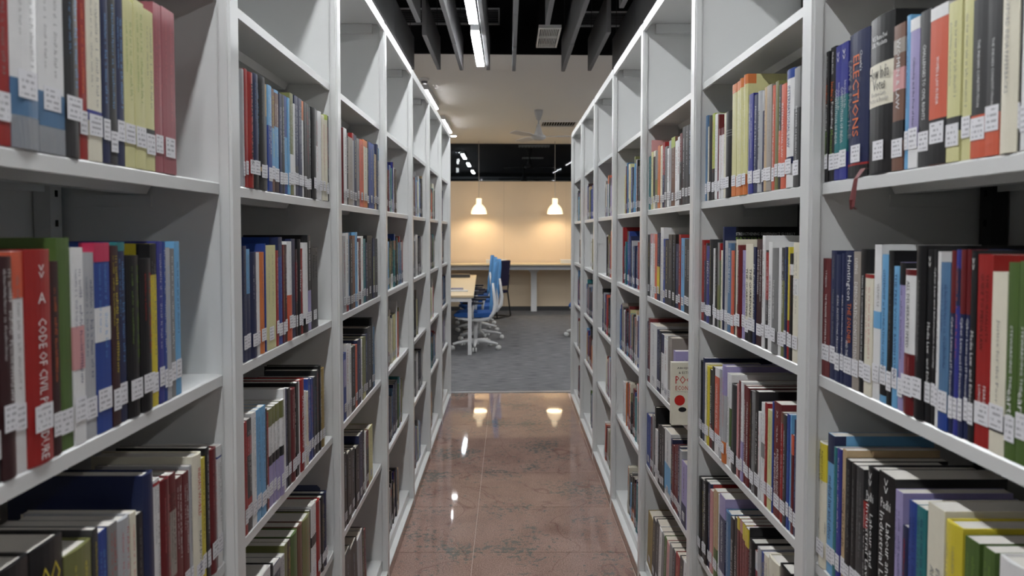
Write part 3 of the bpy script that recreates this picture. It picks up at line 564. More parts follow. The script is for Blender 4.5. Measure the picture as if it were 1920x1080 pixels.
def cover_book(x, Y, top, wd, D, ck, label, texts):
    """a book standing on the third row of the third right bookcase, pulled out towards the aisle"""
    h = top; o = MB().prism([(-wd/2, 0), (wd/2, 0), (wd/2, D), (wd/2-.001, D), (wd/2-.001, .002), (-wd/2+.001, .002), (-wd/2+.001, D), (-wd/2, D)], 0, h).build('book', cm(ck))
    o.location = (x, Y, SHELF[3]+.0002); o.rotation_euler = (0, 0, -math.pi/2); tag(o, label, 'book', 'books pulled out of the third right bookcase')
    MB().box((-wd/2+.0012, .003, .001), (wd/2-.0012, D-.001, h-.001)).build('page_block', PAPER, o)
    for s, x0, x1, z0, z1, ik in texts:   # on the near cover: local +x face, reading along +y
        me, asp = TXT[s]; q = link('title', me, ink(ik), o)
        M = Matrix(((0,0,1,0),(1,0,0,0),(0,1,0,0),(0,0,0,1)))
        q.matrix_basis = Matrix.Translation((wd/2+.0006, x0, (z0+z1)/2)) @ M @ Matrix.Diagonal((x1-x0, z1-z0, 1, 1))
    return o
pb = cover_book(.527, 2.488, .203, .026, .135, 'I', 'cream book with red capital title on its front, jutting out past post', [
 ('ABHIJIT', .017, .060, .180, .188, 'k'), ('& ESTHER', .022, .072, .166, .174, 'k'), ('POOR', .012, .085, .134, .159, 'r'), ('ECONOMICS', .012, .1, .113, .127, 'r'), ('rethinking poverty', .012, .075, .106, .110, 'e')])
MB().add([(.0136, .026+.017*math.cos(math.tau*k/24), .08+.017*math.sin(math.tau*k/24)) for k in range(24)], [tuple(range(24))]).build('red_roundel', ink('r'), pb)
MB().add([(.0136, .035+.013*math.cos(math.tau*k/24), .05+.008*math.sin(math.tau*k/24)) for k in range(24)], [tuple(range(24))]).build('lens_picture', ink('k'), pb)
cover_book(.548, 2.535, .232, .03, .15, 'A', 'lavender book standing right behind the jutting cream one', [('HO', .03, .065, .19, .202, 'w')])
# ---------------------------------------------------------------- the books farther down the aisle: one object
class Stuff:
    def __init__(s): s.v = []; s.f = []; s.c = []
    def quad(s, pts, col):
        k = len(s.v); s.v += pts; s.f.append((k, k+1, k+2, k+3)); s.c.append(col)
ST = Stuff()
LPAL = {k: srgb(v[0]) for k, v in PAL.items()}
def st_book(side, xs, y, z, wd, h, D, ck, rng, lean=0., band=None, clampy=None):
    base = LPAL[ck]; v = rng.uniform(.85, 1.12); base = tuple(min(1, c*v) for c in base)
    sl, cl = math.sin(lean), math.cos(lean)
    def W(t, dpt, hh):  # t along +y, dpt into the case
        yy = t*cl+hh*sl; zz = -t*sl+hh*cl
        return (side*(xs+dpt), y+yy, z+zz+abs(sl)*wd/2)
    a, b = -wd/2, wd/2
    def face(p): ST.quad(p[0], p[1])
    F_ = lambda pts, c: ST.quad([W(*p) for p in pts], c)
    F_([(a,0,0),(b,0,0),(b,0,h),(a,0,h)], base)
    F_([(a,D,0),(a,0,0),(a,0,h),(a,D,h)], base); F_([(b,0,0),(b,D,0),(b,D,h),(b,0,h)], base)
    e = min(.0022, wd*.15)
    F_([(a,0,h),(b,0,h),(b,.003,h),(a,.003,h)], base); F_([(a,.003,h),(a+e,.003,h),(a+e,D,h),(a,D,h)], base); F_([(b-e,.003,h),(b,.003,h),(b,D,h),(b-e,D,h)], base)
    pg = (.55,.5,.42)
    F_([(a+e,.003,h-.002),(b-e,.003,h-.002),(b-e,D,h-.002),(a+e,D,h-.002)], pg)
    F_([(a,D,0),(a,D,h-.002),(b,D,h-.002),(b,D,0)], pg)
    F_([(a,0,0),(a,D,0),(b,D,0),(b,0,0)], base)
    n = -.0006
    if band: F_([(a,n,band[0]*h),(b,n,band[0]*h),(b,n,band[1]*h),(a,n,band[1]*h)], LPAL[band[2]])
    ikc = rng.choice([(.6,.6,.6),(.45,.45,.45),(.6,.5,.2),(.35,.45,.6)]) if ck in DARK else rng.choice([(.02,.02,.02),(.1,.1,.12),(.3,.05,.04)])
    zz = h*rng.uniform(.85, .94); zend = h*rng.uniform(.32, .5); lw = min(.0035, wd*.2)
    while zz > zend:
        ln = rng.uniform(.002, .005)
        F_([(-lw,n*2,zz-ln),(lw*rng.uniform(.4,1),n*2,zz-ln),(lw,n*2,zz),(-lw*rng.uniform(.4,1),n*2,zz)], ikc); zz -= ln+rng.choice([.0015,.0015,.0015,.006])
    l0 = .022+rng.uniform(-.004,.006); w2 = min(wd*.48, .017)
    F_([(-w2,n*3,l0),(w2,n*3,l0),(w2,n*3,l0+.028),(-w2,n*3,l0+.028)], (.66,.66,.68))
    for q in (.007, .014, .021):
        F_([(-w2*.6,n*4,l0+q-.0014),(w2*.5,n*4,l0+q-.0014),(w2*.5,n*4,l0+q+.0014),(-w2*.6,n*4,l0+q+.0014)], (.2,.2,.22))
def st_row(side, bay, shelf, org, sc, txt, lean=0.):
    rng = random.Random(side*999+bay*77+shelf); xs = (XL if side < 0 else XR)+REC+.0006; z = SHELF[shelf]
    for tok in txt.split():
        p = tok.split(','); x0, x1, yt = map(float, p[:3]); ck = p[3]; band = (float(p[4]), float(p[5]), p[6]) if len(p) > 6 else None
        a, b = sorted((YOF(org[0]+x0/sc, xs, z+.12), YOF(org[0]+x1/sc, xs, z+.12)))
        a = max(a, POST0+PW-BAY+bay*BAY+(.03 if lean else .003)); b = min(b, POST0+bay*BAY-.002); ym = (a+b)/2
        if b-a < .003: continue
        h = max(.15, min(ZOF(org[1]+yt/sc, ym)-z, SHELF[shelf-1]-.025-z))
        st_book(side, xs+rng.uniform(0,.003), ym, z+.0005, b-a-.0004, h, max(.11, min(.2, h*.66)), ck, rng, lean, band)
st_row(-1,2,1,(630,200),4.909,'70,76,195,M 77,102,200,W 103,117,240,C 118,155,285,g 156,170,245,R,.0,.9,S 171,195,262,N 196,221,295,G 222,252,308,o 253,288,312,O,.1,.9,I 289,305,315,K 306,350,335,B 351,360,350,N 361,375,440,t 376,389,350,N 390,416,385,b,0,.8,W')
st_row(-1,2,2,(630,400),4.909,'70,94,210,S 95,117,180,W,0,.1,R 118,134,180,s 135,154,240,C 155,180,205,n 181,200,175,b 201,212,265,W 213,236,230,M 237,255,210,W 256,278,235,T 279,291,270,N 292,340,205,K 341,356,230,N,.1,.7,U 357,384,235,K')
st_row(-1,2,3,(640,590),5.14,'30,55,370,B,.5,.9,A 56,78,285,W 79,100,285,W 101,139,310,K 140,160,290,o 161,193,240,N 194,210,240,W 211,238,215,U,.0,.1,P 239,258,190,N 259,298,120,C 299,311,30,K 312,328,120,s')
st_row(-1,2,4,(640,760),4.91,'30,58,445,K 59,96,430,K 97,134,410,C 135,167,380,K 168,199,265,N 200,219,235,K 220,231,245,W 232,256,240,M,.2,.7,K 257,293,195,P')
st_row(-1,2,5,(630,820),4.155,'85,130,872,C 131,180,815,K 181,214,750,S 215,232,700,K 233,246,700,M',-.09)
st_row(1,2,1,(1210,220),6,'30,58,440,T 59,66,260,k 67,83,390,P 84,107,380,I,.15,.9,K 108,135,375,G,.1,.5,U 138,163,320,O 164,192,320,I 193,218,285,R,0,.5,N 219,240,330,G 241,263,350,W 264,288,265,S 289,330,225,n,.85,1,L 331,359,265,W 360,385,220,W 386,412,180,M,0,.6,K 413,447,110,C 448,482,90,C 483,510,75,C')
st_row(1,2,2,(1210,420),6,'25,54,120,K 55,79,110,W,.85,1,k 80,104,110,W,.85,1,k 105,131,115,o 132,164,100,N,.1,.5,Y 165,197,40,W 198,221,170,B 222,258,180,C 259,299,120,C 300,332,120,K 333,371,225,N 372,395,120,R 396,436,160,b 437,468,170,C 469,495,170,C')
st_row(1,2,3,(1200,590),5.14,'62,78,65,N 79,94,35,M 95,158,95,W 159,185,150,N 186,198,160,K 199,228,190,W,.7,1,N 229,263,240,W 264,300,220,g')
st_row(1,2,4,(1200,740),5.14,'60,99,200,B 100,115,220,M 116,134,195,G 135,146,120,K 147,171,340,W 172,190,295,K 191,209,295,K 210,231,320,C 232,290,350,W,.1,.5,b 291,304,430,N 305,324,490,M 325,344,490,M 345,360,490,M 361,377,500,N 378,399,535,S 400,445,655,A,0,.35,N')
st_row(1,2,5,(1200,930),7.2,'90,150,250,u 151,190,300,C 191,235,330,C 236,270,420,W 271,300,480,G 301,330,530,V 331,365,600,k 366,410,640,G 411,450,700,C 451,500,760,R 501,545,800,C 546,600,860,W',-.11)
CHOICES = 'KKKCCCWWWIISSGNNNBBbDRRMMmoOtgPUVTATs'
def st_fill(side, bay, shelf):
    rng = random.Random(side*31+bay*7+shelf); xs = (XL if side < 0 else XR)+REC+.012; z = SHELF[shelf]
    y0 = POST0+PW-BAY+bay*BAY+.012; y1 = POST0+bay*BAY-.012
    y = y0; end = y1-rng.choice([.0, .05, .2, .3, .12])
    if shelf == 5: end = y1-rng.uniform(.2, .4)
    lean = -.09*(-side) if shelf == 5 and rng.random() < .7 else 0
    lean = -abs(lean)
    if lean: y += .03
    mean = .225
    while True:
        wd = min(.05, max(.007, rng.lognormvariate(math.log(.02), .45)))
        if y+wd > end: break
        run = rng.choice([1,1,1,1,1,2,3]); ck = rng.choice(CHOICES); h = min(.315, rng.gauss(mean, .022)); D = h*rng.uniform(.6, .7)
        band = (rng.choice([0, .6, .8]), rng.choice([.3, 1]), rng.choice(CHOICES)) if rng.random() < .35 else None
        if band and band[0] >= band[1]: band = (0, .3, band[2])
        for _ in range(run):
            if y+wd > end: break
            st_book(side, xs+rng.uniform(0, .008), y+wd/2, z+.0005, wd-.0006, h, min(.21, max(.11, D)), ck, rng, lean, band); y += wd
        mean = .55*mean+.45*rng.uniform(.2, .255)
for side in (-1, 1):
    for bay in range(3, 7):
        for shelf in range(1, 6): st_fill(side, bay, shelf)
    for shelf in (4, 5):
        st_fill(side, 0, shelf) if shelf == 5 or side else None
    st_fill(side, 1, 5)
me = bpy.data.meshes.new('shelved_books'); me.from_pydata(ST.v, [], ST.f)
ca = me.color_attributes.new('cover_colour', 'FLOAT_COLOR', 'CORNER')
buf = []
for c in ST.c: buf += list(c+(1,))*4
ca.data.foreach_set('color', buf)
m = bpy.data.materials.new('mixed_book_covers'); m.use_nodes = True; p = m.node_tree.nodes['Principled BSDF']
a_ = m.node_tree.nodes.new('ShaderNodeVertexColor'); a_.layer_name = 'cover_colour'; m.node_tree.links.new(a_.outputs[0], p.inputs['Base Color']); p.inputs['Roughness'].default_value = .42
tag(link('shelved_books', me, m), 'many small upright books filling the bookcases farther down the aisle', 'books', kind='stuff')
# a bookend beyond the last book of a row
def bookend(px, py, side, bay, shelf, label):
    xs = (XL if side < 0 else XR)+REC+.03; y = POST0+bay*BAY-.036; z = SHELF[shelf]+.0006; h = ZOF(py, y)-z
    o = thing('bookend', label, 'bookend', (side*xs, y, z))
    BE = mat('blue_grey_acrylic', (92,100,128), .3)
    MB().prism([(0, .0), (side*.13, .0), (side*.13, h-.01), (side*.12, h), (side*.01, h), (0, h-.01)], 0, .003, 'y').build('upright_plate', BE, o)
    MB().box((min(0, side*.12), .0035, .0003), (max(0, side*.12), .015, .002)).build('foot_plate', BE, o)
bookend(619.2, 910, -1, 1, 4, 'blue-grey bookend at the far end of the fourth row, second left bookcase')
# ---------------------------------------------------------------- ceiling: baffles, lamps, vents
BAF = mat('grey_felt_baffle', (124,124,126), .95, .1, bump=.3, scale=300, noise=.08)
def baffle(x, y0, y1, label, z0=3.0):
    y0 += .06; y1 += .06
    o = MB().box((-.017, y0, 0), (.017, y1, .30)).build('ceiling_baffle', BAF, None, (x, 0, z0), bevel=.004, seg=1); tag(o, label, 'ceiling baffle', 'grey ceiling baffles')
    for yy in (y0+.15, y1-.15):
        MB().cyl((0, yy, .3005), .003, .55, 6).build('hanger', BLACKSTEEL, o)
lines = [(-.89,[(4.6,5.95),(5.96,7.2)]), (-.645,[(4.4,5.56),(5.93,7.2)]), (-.434,[(4.2,5.3),(5.32,6.2),(6.22,7.2)]), (-.187,[(4.6,5.9),(5.92,7.22)]), (.052,[(4.6,5.33),(5.35,6.3),(6.32,7.24)]),
 (.285,[(4.4,5.63)]), (.513,[(4.6,5.4),(5.42,6.2),(6.22,7.25)]), (.76,[(4.5,5.2),(5.85,7.25)]), (.99,[(4.6,5.95),(5.96,7.26)])]
for i, (x, segs) in enumerate(lines):
    for j, (a, b) in enumerate(segs):
        pos = 'far' if j == len(segs)-1 and b > 6 else ('near' if j == 0 else 'middle')
        baffle(x, a, b, f'grey felt ceiling baffle, {pos} panel of the {ordinal(i+1)} line from left', 3.0+(.006 if j % 2 else 0))
LAMPW = mat('lamp_housing', (196,198,200), .4)
def emit(name, rgb, s):
    if name in MATS: return MATS[name]
    m = bpy.data.materials.new(name); m.use_nodes = True; nt = m.node_tree; nt.nodes.remove(nt.nodes['Principled BSDF'])
    e = nt.nodes.new('ShaderNodeEmission'); e.inputs[0].default_value = tuple(rgb)+(1,); e.inputs[1].default_value = s
    nt.links.new(e.outputs[0], nt.nodes['Material Output'].inputs[0]); MATS[name] = m; return m
def linear_lamp(x, y0, y1, z, label, strength, key, hang):
    o = thing('linear_lamp', label, 'ceiling lamp', (x, y0, z), 0, 'linear ceiling lamps'); L = y1-y0
    MB().box((-.034, -.04, .014), (.034, L+.04, .075)).box((-.034, -.04, 0), (-.0315, L+.04, .0139)).box((.0315, -.04, 0), (.034, L+.04, .0139)).build('housing', LAMPW, o)
    MB().box((-.031, 0, -.005), (.031, L, .0135)).build('diffuser', emit(key, (.96, .98, 1.0), strength), o)
    for yy in ((.1, L-.1) if hang else ()): MB().cyl((0, yy, .0755), .002, hang-.0755, 6).build('suspension_wire', STEELGREY, o)
for k in range(6):
    y0 = 5.92-1.43*k
    linear_lamp(-.25, y0, y0+1.14, 3.0, f'bright linear lamp over the aisle between baffles, {ordinal(k+1)} from the far end', AISLE_LIGHT, 'lamp_glow_aisle', .84)
    for xx, nm in ((1.85, 'right'), (-2.35, 'left')):   # the same lamps over the neighbouring aisles
        linear_lamp(xx, y0, y0+1.14, 3.0, f'linear lamp over the neighbouring aisle on the {nm}, {ordinal(k+1)} from the far end', AISLE_LIGHT, 'lamp_glow_aisle', .84)
for k, (a, b) in enumerate([(8.86,10.1),(11.2,12.5)]):
    for xx, nm in ((-.94, 'left'), (1.64, 'right'), (-3.9, 'added unseen outer left'), (4.1, 'added unseen outer right')):  # both outer rows are added out of view to brighten the back room evenly
        linear_lamp(xx, a, b, 3.094, f'white linear lamp on the pale ceiling, {nm} line, {ordinal(k+1)} from camera', ROOM_LIGHT, 'lamp_glow_room', 0)
for k, (a, b) in enumerate([(16.05,16.95),(18.1,18.9),(20.3,21.2)]):
    linear_lamp(-.94, a, b, 3.094, f'white linear lamp seen through the high glass, {ordinal(k+1)} from the glass', ROOM_LIGHT, 'lamp_glow_room', 0)
dl = thing('downlight', 'small round downlight at the far end of the left lamp line', 'ceiling lamp', (-.94, 13.4, 3.1695))
MB().lathe([(.0005,-.02),(.055,-.02),(.055,0),(.0005,0)], 20).build('rim', LAMPW, dl); MB().lathe([(.0005,-.024),(.045,-.024),(.045,-.0205),(.0005,-.0205)], 20).build('lens', emit('lamp_glow_room', (.96,.98,1), ROOM_LIGHT), dl)
WP = mat('white_plastic', (226,226,224), .4)
# square vent between the baffles
v = thing('air_vent', 'white slatted air vent between the ceiling baffles', 'air vent', (.34, 6.68, 3.15))
VW, VL = .092, .33
MB().box((-VW, -VL, 0), (VW, -VL+.025, .03)).box((-VW, VL-.025, 0), (VW, VL, .03)).box((-VW, -VL+.025, 0), (-VW+.014, VL-.025, .03)).box((VW-.014, -VL+.025, 0), (VW, VL-.025, .03)).box((-VW+.014, -.008, .004), (VW-.014, .008, .02)).build('frame', WP, v)
MB().box((-VW+.002, -VL+.004, .031), (VW-.002, VL-.004, .7)).build('duct', BLACKC, v)
sl = MB().box((-.0025, -VL+.026, .004), (.0025, VL-.026, .026)).mesh('slat')
for i in range(10): link('slat', sl, WP, v, (-VW+.028+i*(2*VW-.056)/9, 0, 0))
# long grilles on the black bulkhead
def grille(x0, x1, y, z0, z1, label):
    g = thing('duct_grille', label, 'air grille', ((x0+x1)/2, y, z0)); w2 = (x1-x0)/2; h = z1-z0; M2 = mat('dim_grille', (170,172,174), .6)
    MB().box((-w2, -.03, 0), (w2, 0, .012)).box((-w2, -.03, h-.012), (w2, 0, h)).box((-w2, -.03, .012), (-w2+.012, 0, h-.012)).box((w2-.012, -.03, .012), (w2, 0, h-.012)).build('frame', M2, g)
    s2 = MB().box((-w2+.013, -.02, 0), (w2-.013, -.004, .004)).mesh('louvre'); DG = mat('dark_louvre', (100,100,102), .7)
    for i in range(7): link('louvre', s2, DG, g, (0, 0, .02+i*(h-.04)/6.5))
grille(-1.02, -.08, 7.27, 3.42, 3.57, 'long dim grille on the black bulkhead left of the vent')
grille(.66, 1.12, 7.345, 3.42, 3.56, 'shorter dim grille on the black bulkhead right of the vent')
# ceiling grille and smoke detector on the pale ceiling
g = thing('ceiling_grille', 'white slotted air grille in the pale ceiling behind the fan', 'air grille', (.77, 11.95, 3.1695))
MB().box((-.28, -.28, -.02), (.28, -.24, 0)).box((-.28, .24, -.02), (.28, .28, 0)).box((-.28, -.24, -.02), (-.25, .24, 0)).box((.25, -.24, -.02), (.28, .24, 0)).build('frame', WP, g)
MB().box((-.249, -.239, -.004), (.249, .239, -.001)).build('dark_throat', BLACKC, g)
sl = MB().add([(-.012,-.238,-.018),(.0,-.238,-.005),(.0,.238,-.005),(-.012,.238,-.018),(-.009,-.238,-.018),(.003,-.238,-.005),(.003,.238,-.005),(-.009,.238,-.018)], [(0,1,2,3),(7,6,5,4),(0,4,5,1),(1,5,6,2),(2,6,7,3),(3,7,4,0)]).mesh('slat')
for i in range(12): link('slat', sl, WP, g, (-.22+i*.04, 0, 0))
d = thing('smoke_detector', 'small white detector on the pale ceiling above the left lamps', 'smoke detector', (-.915, 8.5, 3.1695))
MB().lathe([(.0005,-.03),(.05,-.03),(.055,-.02),(.055,0),(.0005,0)], 16).build('body', WP, d); MB().lathe([(.0005,-.055),(.03,-.055),(.038,-.031),(.0005,-.031)], 16).build('sensor_cage', STEELGREY, d)
# ceiling fans
def make_fan(mt):
    f = link('ceiling_fan', None)
    MB().lathe([(.02,-.14),(.03,-.13),(.058,-.04),(.062,0),(.0005,0)], 18).build('canopy', mt, f)
    MB().cyl((0,0,-.27), .011, .16, 10).build('down_rod', mt, f)
    MB().lathe([(.0005,-.41),(.06,-.41),(.10,-.385),(.10,-.35),(.06,-.33),(.045,-.28),(.02,-.2),(.0005,-.2)], 20).build('motor', mt, f)
    for k in range(3):
        b = MB().prism([(.09,-.022),(.16,-.03),(.30,-.06),(.62,-.055),(.635,0),(.62,.055),(.30,.06),(.16,.03),(.09,.022)], -.003, .003)
        b.v = [(x, y*math.cos(.22)-z*math.sin(.22), y*math.sin(.22)+z*math.cos(.22)-.362) for x, y, z in b.v]
        b = b.build('blade', mt, f)
        b.rotation_euler = (.0, 0, math.radians(3+120*k)); b.delta_rotation_euler = (0, 0, 0)
    return f
fan = make_fan(mat('fan_grey', (190,190,190), .5)); fan.location = (.415, 10.67, 3.1695); fan.rotation_euler = (.0, 0, math.radians(-8)); tag(fan, 'grey three-blade ceiling fan under the pale ceiling', 'ceiling fan', 'ceiling fans')
DKF = mat('fan_dark', (46,46,48), .5)
for (x, y, lab, a) in ((.43, 15.7, 'dark ceiling fan behind the high glass, nearer of the two', 20), (.39, 19.2, 'dark ceiling fan behind the high glass, farther of the two', 50)):
    f2 = make_fan(DKF); f2.location = (x, y, 3.1695); f2.rotation_euler = (0, 0, math.radians(a)); tag(f2, lab, 'ceiling fan', 'ceiling fans')
for (x, y, wd, lab) in ((.55, 17.5, .24, 'pale ceiling grille seen through the high glass near the fans'), (.50, 15.1, .3, 'pale ceiling grille just behind the high glass')):
    g2 = thing('ceiling_grille', lab, 'air grille', (x, y, 3.1695)); MB().box((-wd, -.12, -.02), (wd, .12, 0)).build('frame', WP, g2)
    s3 = MB().box((-.006, -.1, -.024), (.006, .1, -.0205)).mesh('slat')
    for i in range(9): link('slat', s3, BLACKSTEEL, g2, (-wd*.85+i*wd*1.7/8, 0, 0))
# ---------------------------------------------------------------- pendant lamps
SHADE = None
def shade_mat():
    m = bpy.data.materials.new('glowing_shade'); m.use_nodes = True; p = m.node_tree.nodes['Principled BSDF']
    p.inputs['Base Color'].default_value = (.9,.86,.78,1); p.inputs['Emission Color'].default_value = (1,.74,.43,1); p.inputs['Emission Strength'].default_value = 1.6
    p.inputs['Roughness'].default_value = .4; return m
SHADE = shade_mat()
for px, lab in ((898, 'warm glowing dome pendant lamp above the blue chairs, left of two'), (1040.5, 'warm glowing dome pendant lamp, right of two')):
    Y = 14.32; X, _, Z = P(px, 401, Y)
    o = thing('pendant_lamp', lab, 'pendant lamp', (X, Y, Z), 0, 'pendant lamps over the wall desk')
    MB().lathe([(.150,0),(.146,.0),(.140,.045),(.122,.10),(.088,.148),(.056,.172),(.050,.18),(.05,.28),(.044,.285),(.0005,.285),(.0005,.28),(.046,.276),(.046,.182),(.084,.152),(.118,.104),(.136,.047),(.143,.002)], 28).build('shade', SHADE, o)
    MB().cyl((0,0,.286), .004, 3.17-Z-.287, 6).build('cord', mat('cord_grey', (170,170,168), .6), o)
    MB().lathe([(.0005,.128),(.02,.132),(.027,.15),(.02,.17),(.012,.19),(.012,.2),(.0005,.2)], 14).build('bulb', emit('bulb_glow', (1,.8,.55), 15), o)
    pl = bpy.data.lights.new('pendant_light', 'POINT'); pl.energy = 13; pl.color = (1, .80, .55); pl.shadow_soft_size = .04
    po = bpy.data.objects.new('pendant_light', pl); COL.objects.link(po); po.parent = o; po.location = (0, 0, .082)
# ---------------------------------------------------------------- wall desk
WS = mat('white_frame', (222,222,222), .35)
MAPLE = mat('maple_top', (226,204,166), .45, .4, noise=.03, scale=5)
dk = thing('wall_desk', 'long pale-topped desk with grey frame against the back wall', 'desk', (.3, 14.4, 0))
dk.rotation_euler = (0, 0, math.atan(SK))
ZT = ZOF(495, 14.1)
MB().box((-4, -.32, ZT-.025), (4, .30, ZT)).build('desk_top', MAPLE, dk)
MB().box((-4, -.28, ZT-.11), (4, -.24, ZT-.0255)).build('front_rail', mat('grey_rail', (150,150,152), .5), dk)
for x in (-3.2, .19, 3.4):
    MB().prism([(-.13, ZT-.113), (.13, ZT-.113), (.055, ZT-.19), (.055, .0), (-.055, 0), (-.055, ZT-.19)], .16, .22, 'y').build('leg', WS, dk, (x, 0, 0))
for px, wd, lab in ((935, .3, 'pale low box on the wall desk behind the blue chairs'), (1074, .3, 'pale low box on the wall desk under the right pendant')):
    X, Y, Z = P(px, 494, 14.45); o = thing('storage_box', lab, 'box', (X, Y, ZT+.0005))
    MB().box((-wd/2-.08, -.08, 0), (wd/2, .08, .05)).build('body', mat('pale_plastic', (214,216,212), .5), o, bevel=.004); MB().box((-wd/2-.085, -.085, .0505), (wd/2+.005, .085, .07)).build('lid', WP, o)
# ---------------------------------------------------------------- table
tb = thing('reading_table', 'long maple-topped reading table on white square legs', 'table', (-.42, 9.36, 0), math.radians(1.9))
MB().box((-1.5, 0, .705), (0, 4.5, .73)).build('table_top', MAPLE, tb, bevel=.002, seg=1)
MB().box((-1.47, .03, .65), (-.075, .07, .704)).build('rail', WS, tb); MB().box((-1.47, 4.43, .65), (-.075, 4.47, .704)).build('rail', WS, tb)
MB().box((-.075, .07, .65), (-.035, 4.43, .704)).build('side_rail', WS, tb); MB().box((-1.47, .07, .65), (-1.43, 4.43, .704)).build('side_rail', WS, tb)
for (x, y) in ((-.072, .025), (-.072, 4.43), (-1.47, .025), (-1.47, 4.43), (-.072, 1.85)):
    MB().box((0, 0, 0), (.045, .045, .704 if y != 1.85 else .6495)).build('leg', WS, tb, (x, y, 0))
def on_table(name, cat, lab, px, py, dims, m, rz=.0):
    Y = F*(EYE-.73)/(py-CY)-.03; X = (px-CX)*Y/F; o = thing(name, lab, cat, (X, Y, .7305), rz); return o, dims
for (px, py, w_, l_, h_, mk, lab, nm) in ((862, 519.5, .34, .3, .05, 'K', 'dark flat case lying on the far end of the reading table', 'flat_case'), (858, 546, .26, .16, .012, 'W', 'white magazine lying on the near end of the reading table', 'magazine'), (857, 543.0, .16, .12, .02, 'B', 'blue book lying behind the white magazine on the table', 'book')):
    o, _ = on_table(nm, 'book' if nm == 'book' else nm.replace('_', ' '), lab, px, py, None, None, .1)
    MB().box((-w_/2, -l_/2, 0), (w_/2, l_/2, .003)).box((-w_/2, -l_/2, h_-.003), (w_/2, l_/2, h_)).box((-w_/2, -l_/2, .003), (-w_/2+.004, l_/2, h_-.003)).build('cover', cm(mk), o)
    MB().box((-w_/2+.0045, -l_/2+.003, .0032), (w_/2-.003, l_/2-.003, h_-.0032)).build('page_block', PAPER if nm != 'flat_case' else cm('C'), o)
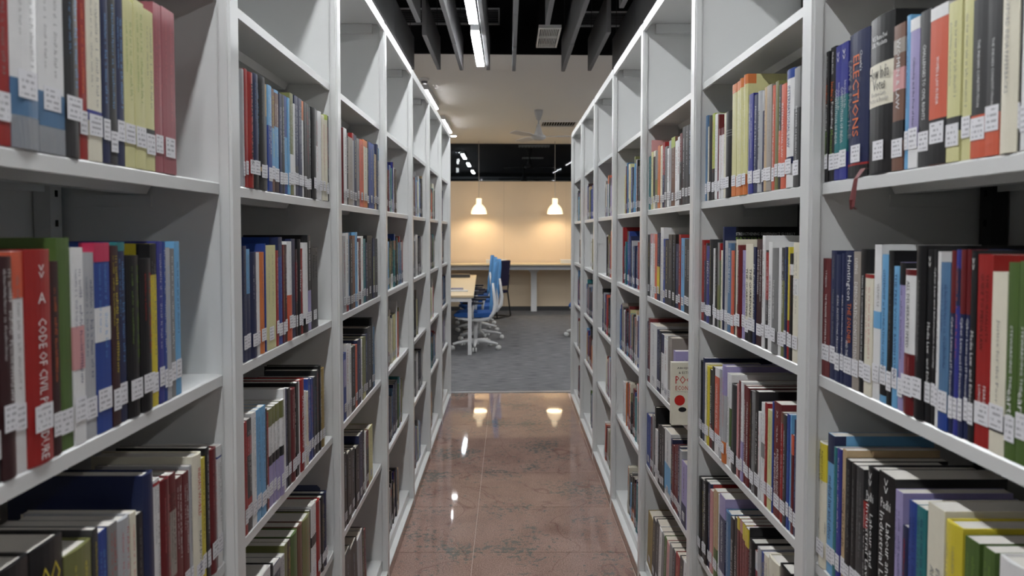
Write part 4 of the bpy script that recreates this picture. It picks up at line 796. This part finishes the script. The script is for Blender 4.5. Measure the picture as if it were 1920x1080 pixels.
# ---------------------------------------------------------------- task chairs
BLUE = mat('blue_fabric', (96,150,204), .85, .2, noise=.08, scale=200)
BLUE2 = mat('blue_seat_fabric', (52,96,164), .85, .2, noise=.08, scale=200)
DARKP = mat('dark_armpad', (36,40,52), .6)
def make_chair():
    r = link('task_chair', None)   # faces +x
    base = MB().lathe([(.0005,.06),(.045,.06),(.05,.10),(.03,.13),(.0005,.13)], 14).build('base_hub', WS, r)
    for k in range(5):
        a = math.radians(72*k+20); c, s = math.cos(a), math.sin(a)
        MB().tube([(c*.03,s*.03,.105),(c*.12,s*.12,.105),(c*.24,s*.24,.09),(c*.30,s*.30,.075)], [.026,.023,.018,.014], 8).build('base_arm', WS, r)
        cs = MB()
        for e in (-.018, .018):
            q = Vector((c*.31-s*e, s*.31+c*e, .031)); ax = Vector((-s, c, 0))
            vs = []; n = 12
            for sd2 in (-.009, .009):
                for i in range(n):
                    t_ = math.tau*i/n; v_ = q+ax*sd2+Vector((c*math.cos(t_)*.03, s*math.cos(t_)*.03, math.sin(t_)*.03)); vs.append(v_)
            cs.add(vs, [(i, (i+1) % n, n+(i+1) % n, n+i) for i in range(n)]+[tuple(range(n)), tuple(range(2*n-1, n-1, -1))], True)
        cs.build('caster', WP, r)
    MB().cyl((0,0,.13), .025, .25, 12).build('column', WS, r)
    MB().box((-.12,-.09,.38), (.14,.09,.42)).build('tilt_box', DARKP, r)
    # seat: rounded, waterfall front
    prof = [(-.22,.45),(-.2,.428),(.18,.428),(.24,.435),(.26,.455),(.245,.475),(.16,.488),(-.05,.48),(-.2,.492),(-.22,.48)]
    MB().prism(prof, -.235, .235, 'y', False).build('seat', BLUE2, r, bevel=.006, seg=2)
    for e in (-1, 1):
        MB().tube([(.24,e*.2,.425),(.1,e*.205,.40),(-.08,e*.21,.395),(-.19,e*.215,.42),(-.25,e*.22,.50),(-.265,e*.22,.60),(-.25,e*.22,.72),(-.235,e*.215,.86)], [.012,.02,.024,.026,.026,.024,.019,.013], 8).build('back_frame', WS, r)
        MB().tube([(.02,e*.25,.42),(.02,e*.275,.50),(.0,e*.28,.60)], .018, 8).build('arm_post', WS, r)
        MB().box((-.12,e*.28-.035,.60), (.14,e*.28+.035,.625)).build('arm_pad', DARKP, r, bevel=.006, seg=1)
    bp = MB(); vs = []; nz, ny = 12, 8
    for sgn in (0, 1):
        for i in range(nz+1):
            t_ = i/nz; zz = .52+.60*t_; xx = -.215-.02*math.sin(t_*3.0)-.10*max(0, t_-.35)**1.3-.035*sgn*(1-.2*t_); hw = .215-.03*t_-.05*max(0, t_-.85)/.15
            for j in range(ny+1):
                u = -1+2*j/ny; vs.append((xx+(.03*u*u if not sgn else .03*u*u), hw*u, zz))
    N1 = (nz+1)*(ny+1); fs = []
    for i in range(nz):
        for j in range(ny):
            k = i*(ny+1)+j; fs.append((k, k+1, k+ny+2, k+ny+1)); fs.append((N1+k, N1+k+ny+1, N1+k+ny+2, N1+k+1))
    for i in range(nz):
        for k in (i*(ny+1), i*(ny+1)+ny): fs.append((k, k+ny+1, N1+k+ny+1, N1+k))
    for j in range(ny):
        for k in (j, nz*(ny+1)+j): fs.append((k, k+1, N1+k+1, N1+k))
    bp.add(vs, fs, True).build('backrest', BLUE, r)
    return r
ch0 = make_chair()
spots = [(-.42, 9.88, 178, 'nearest blue task chair with white frame tucked under the reading table'), (-.40, 10.79, 195, 'second nearest blue task chair at the reading table, turned slightly'),
 (-.47, 11.69, 181, 'third blue task chair along the reading table'), (-.53, 12.59, 180, 'farthest blue task chair along the reading table'), (1.14, 11.14, 172, 'white-based task chair half hidden behind the right bookcases')]
for i, (x, y, a, lab) in enumerate(spots):
    c = ch0 if i == 0 else copy_tree(ch0)
    c.location = (x, y, 0.0005); c.rotation_euler = (0, 0, math.radians(a)); tag(c, lab, 'chair', 'blue task chairs')
# dark visitor chair at the wall desk
vc = thing('visitor_chair', 'dark navy chair on black tube legs behind the blue chairs', 'chair', (-.30, 13.55, 0.0005), math.radians(150))
NV = mat('navy_fabric', (40,38,66), .85, .2)
MB().box((-.22,-.22,.43), (.22,.22,.48)).build('seat', NV, vc, bevel=.015)
MB().prism([(-.22,.55),(-.27,1.0),(-.25,1.01),(-.2,.56)], -.22, .22, 'y').build('backrest', NV, vc, bevel=.008)
for e in (-.23, .23):
    MB().tube([(.2,e,.46),(.22,e,.03),(.2,e,.014),(-.24,e,.014),(-.26,e,.03),(-.2,e,.45),(-.235,e,.75)], .0125, 8).build('leg_frame', BLACKSTEEL, vc)
MB().tube([(-.24,-.23,.014),(-.24,.23,.014)], .012, 8).build('cross_bar', BLACKSTEEL, vc)
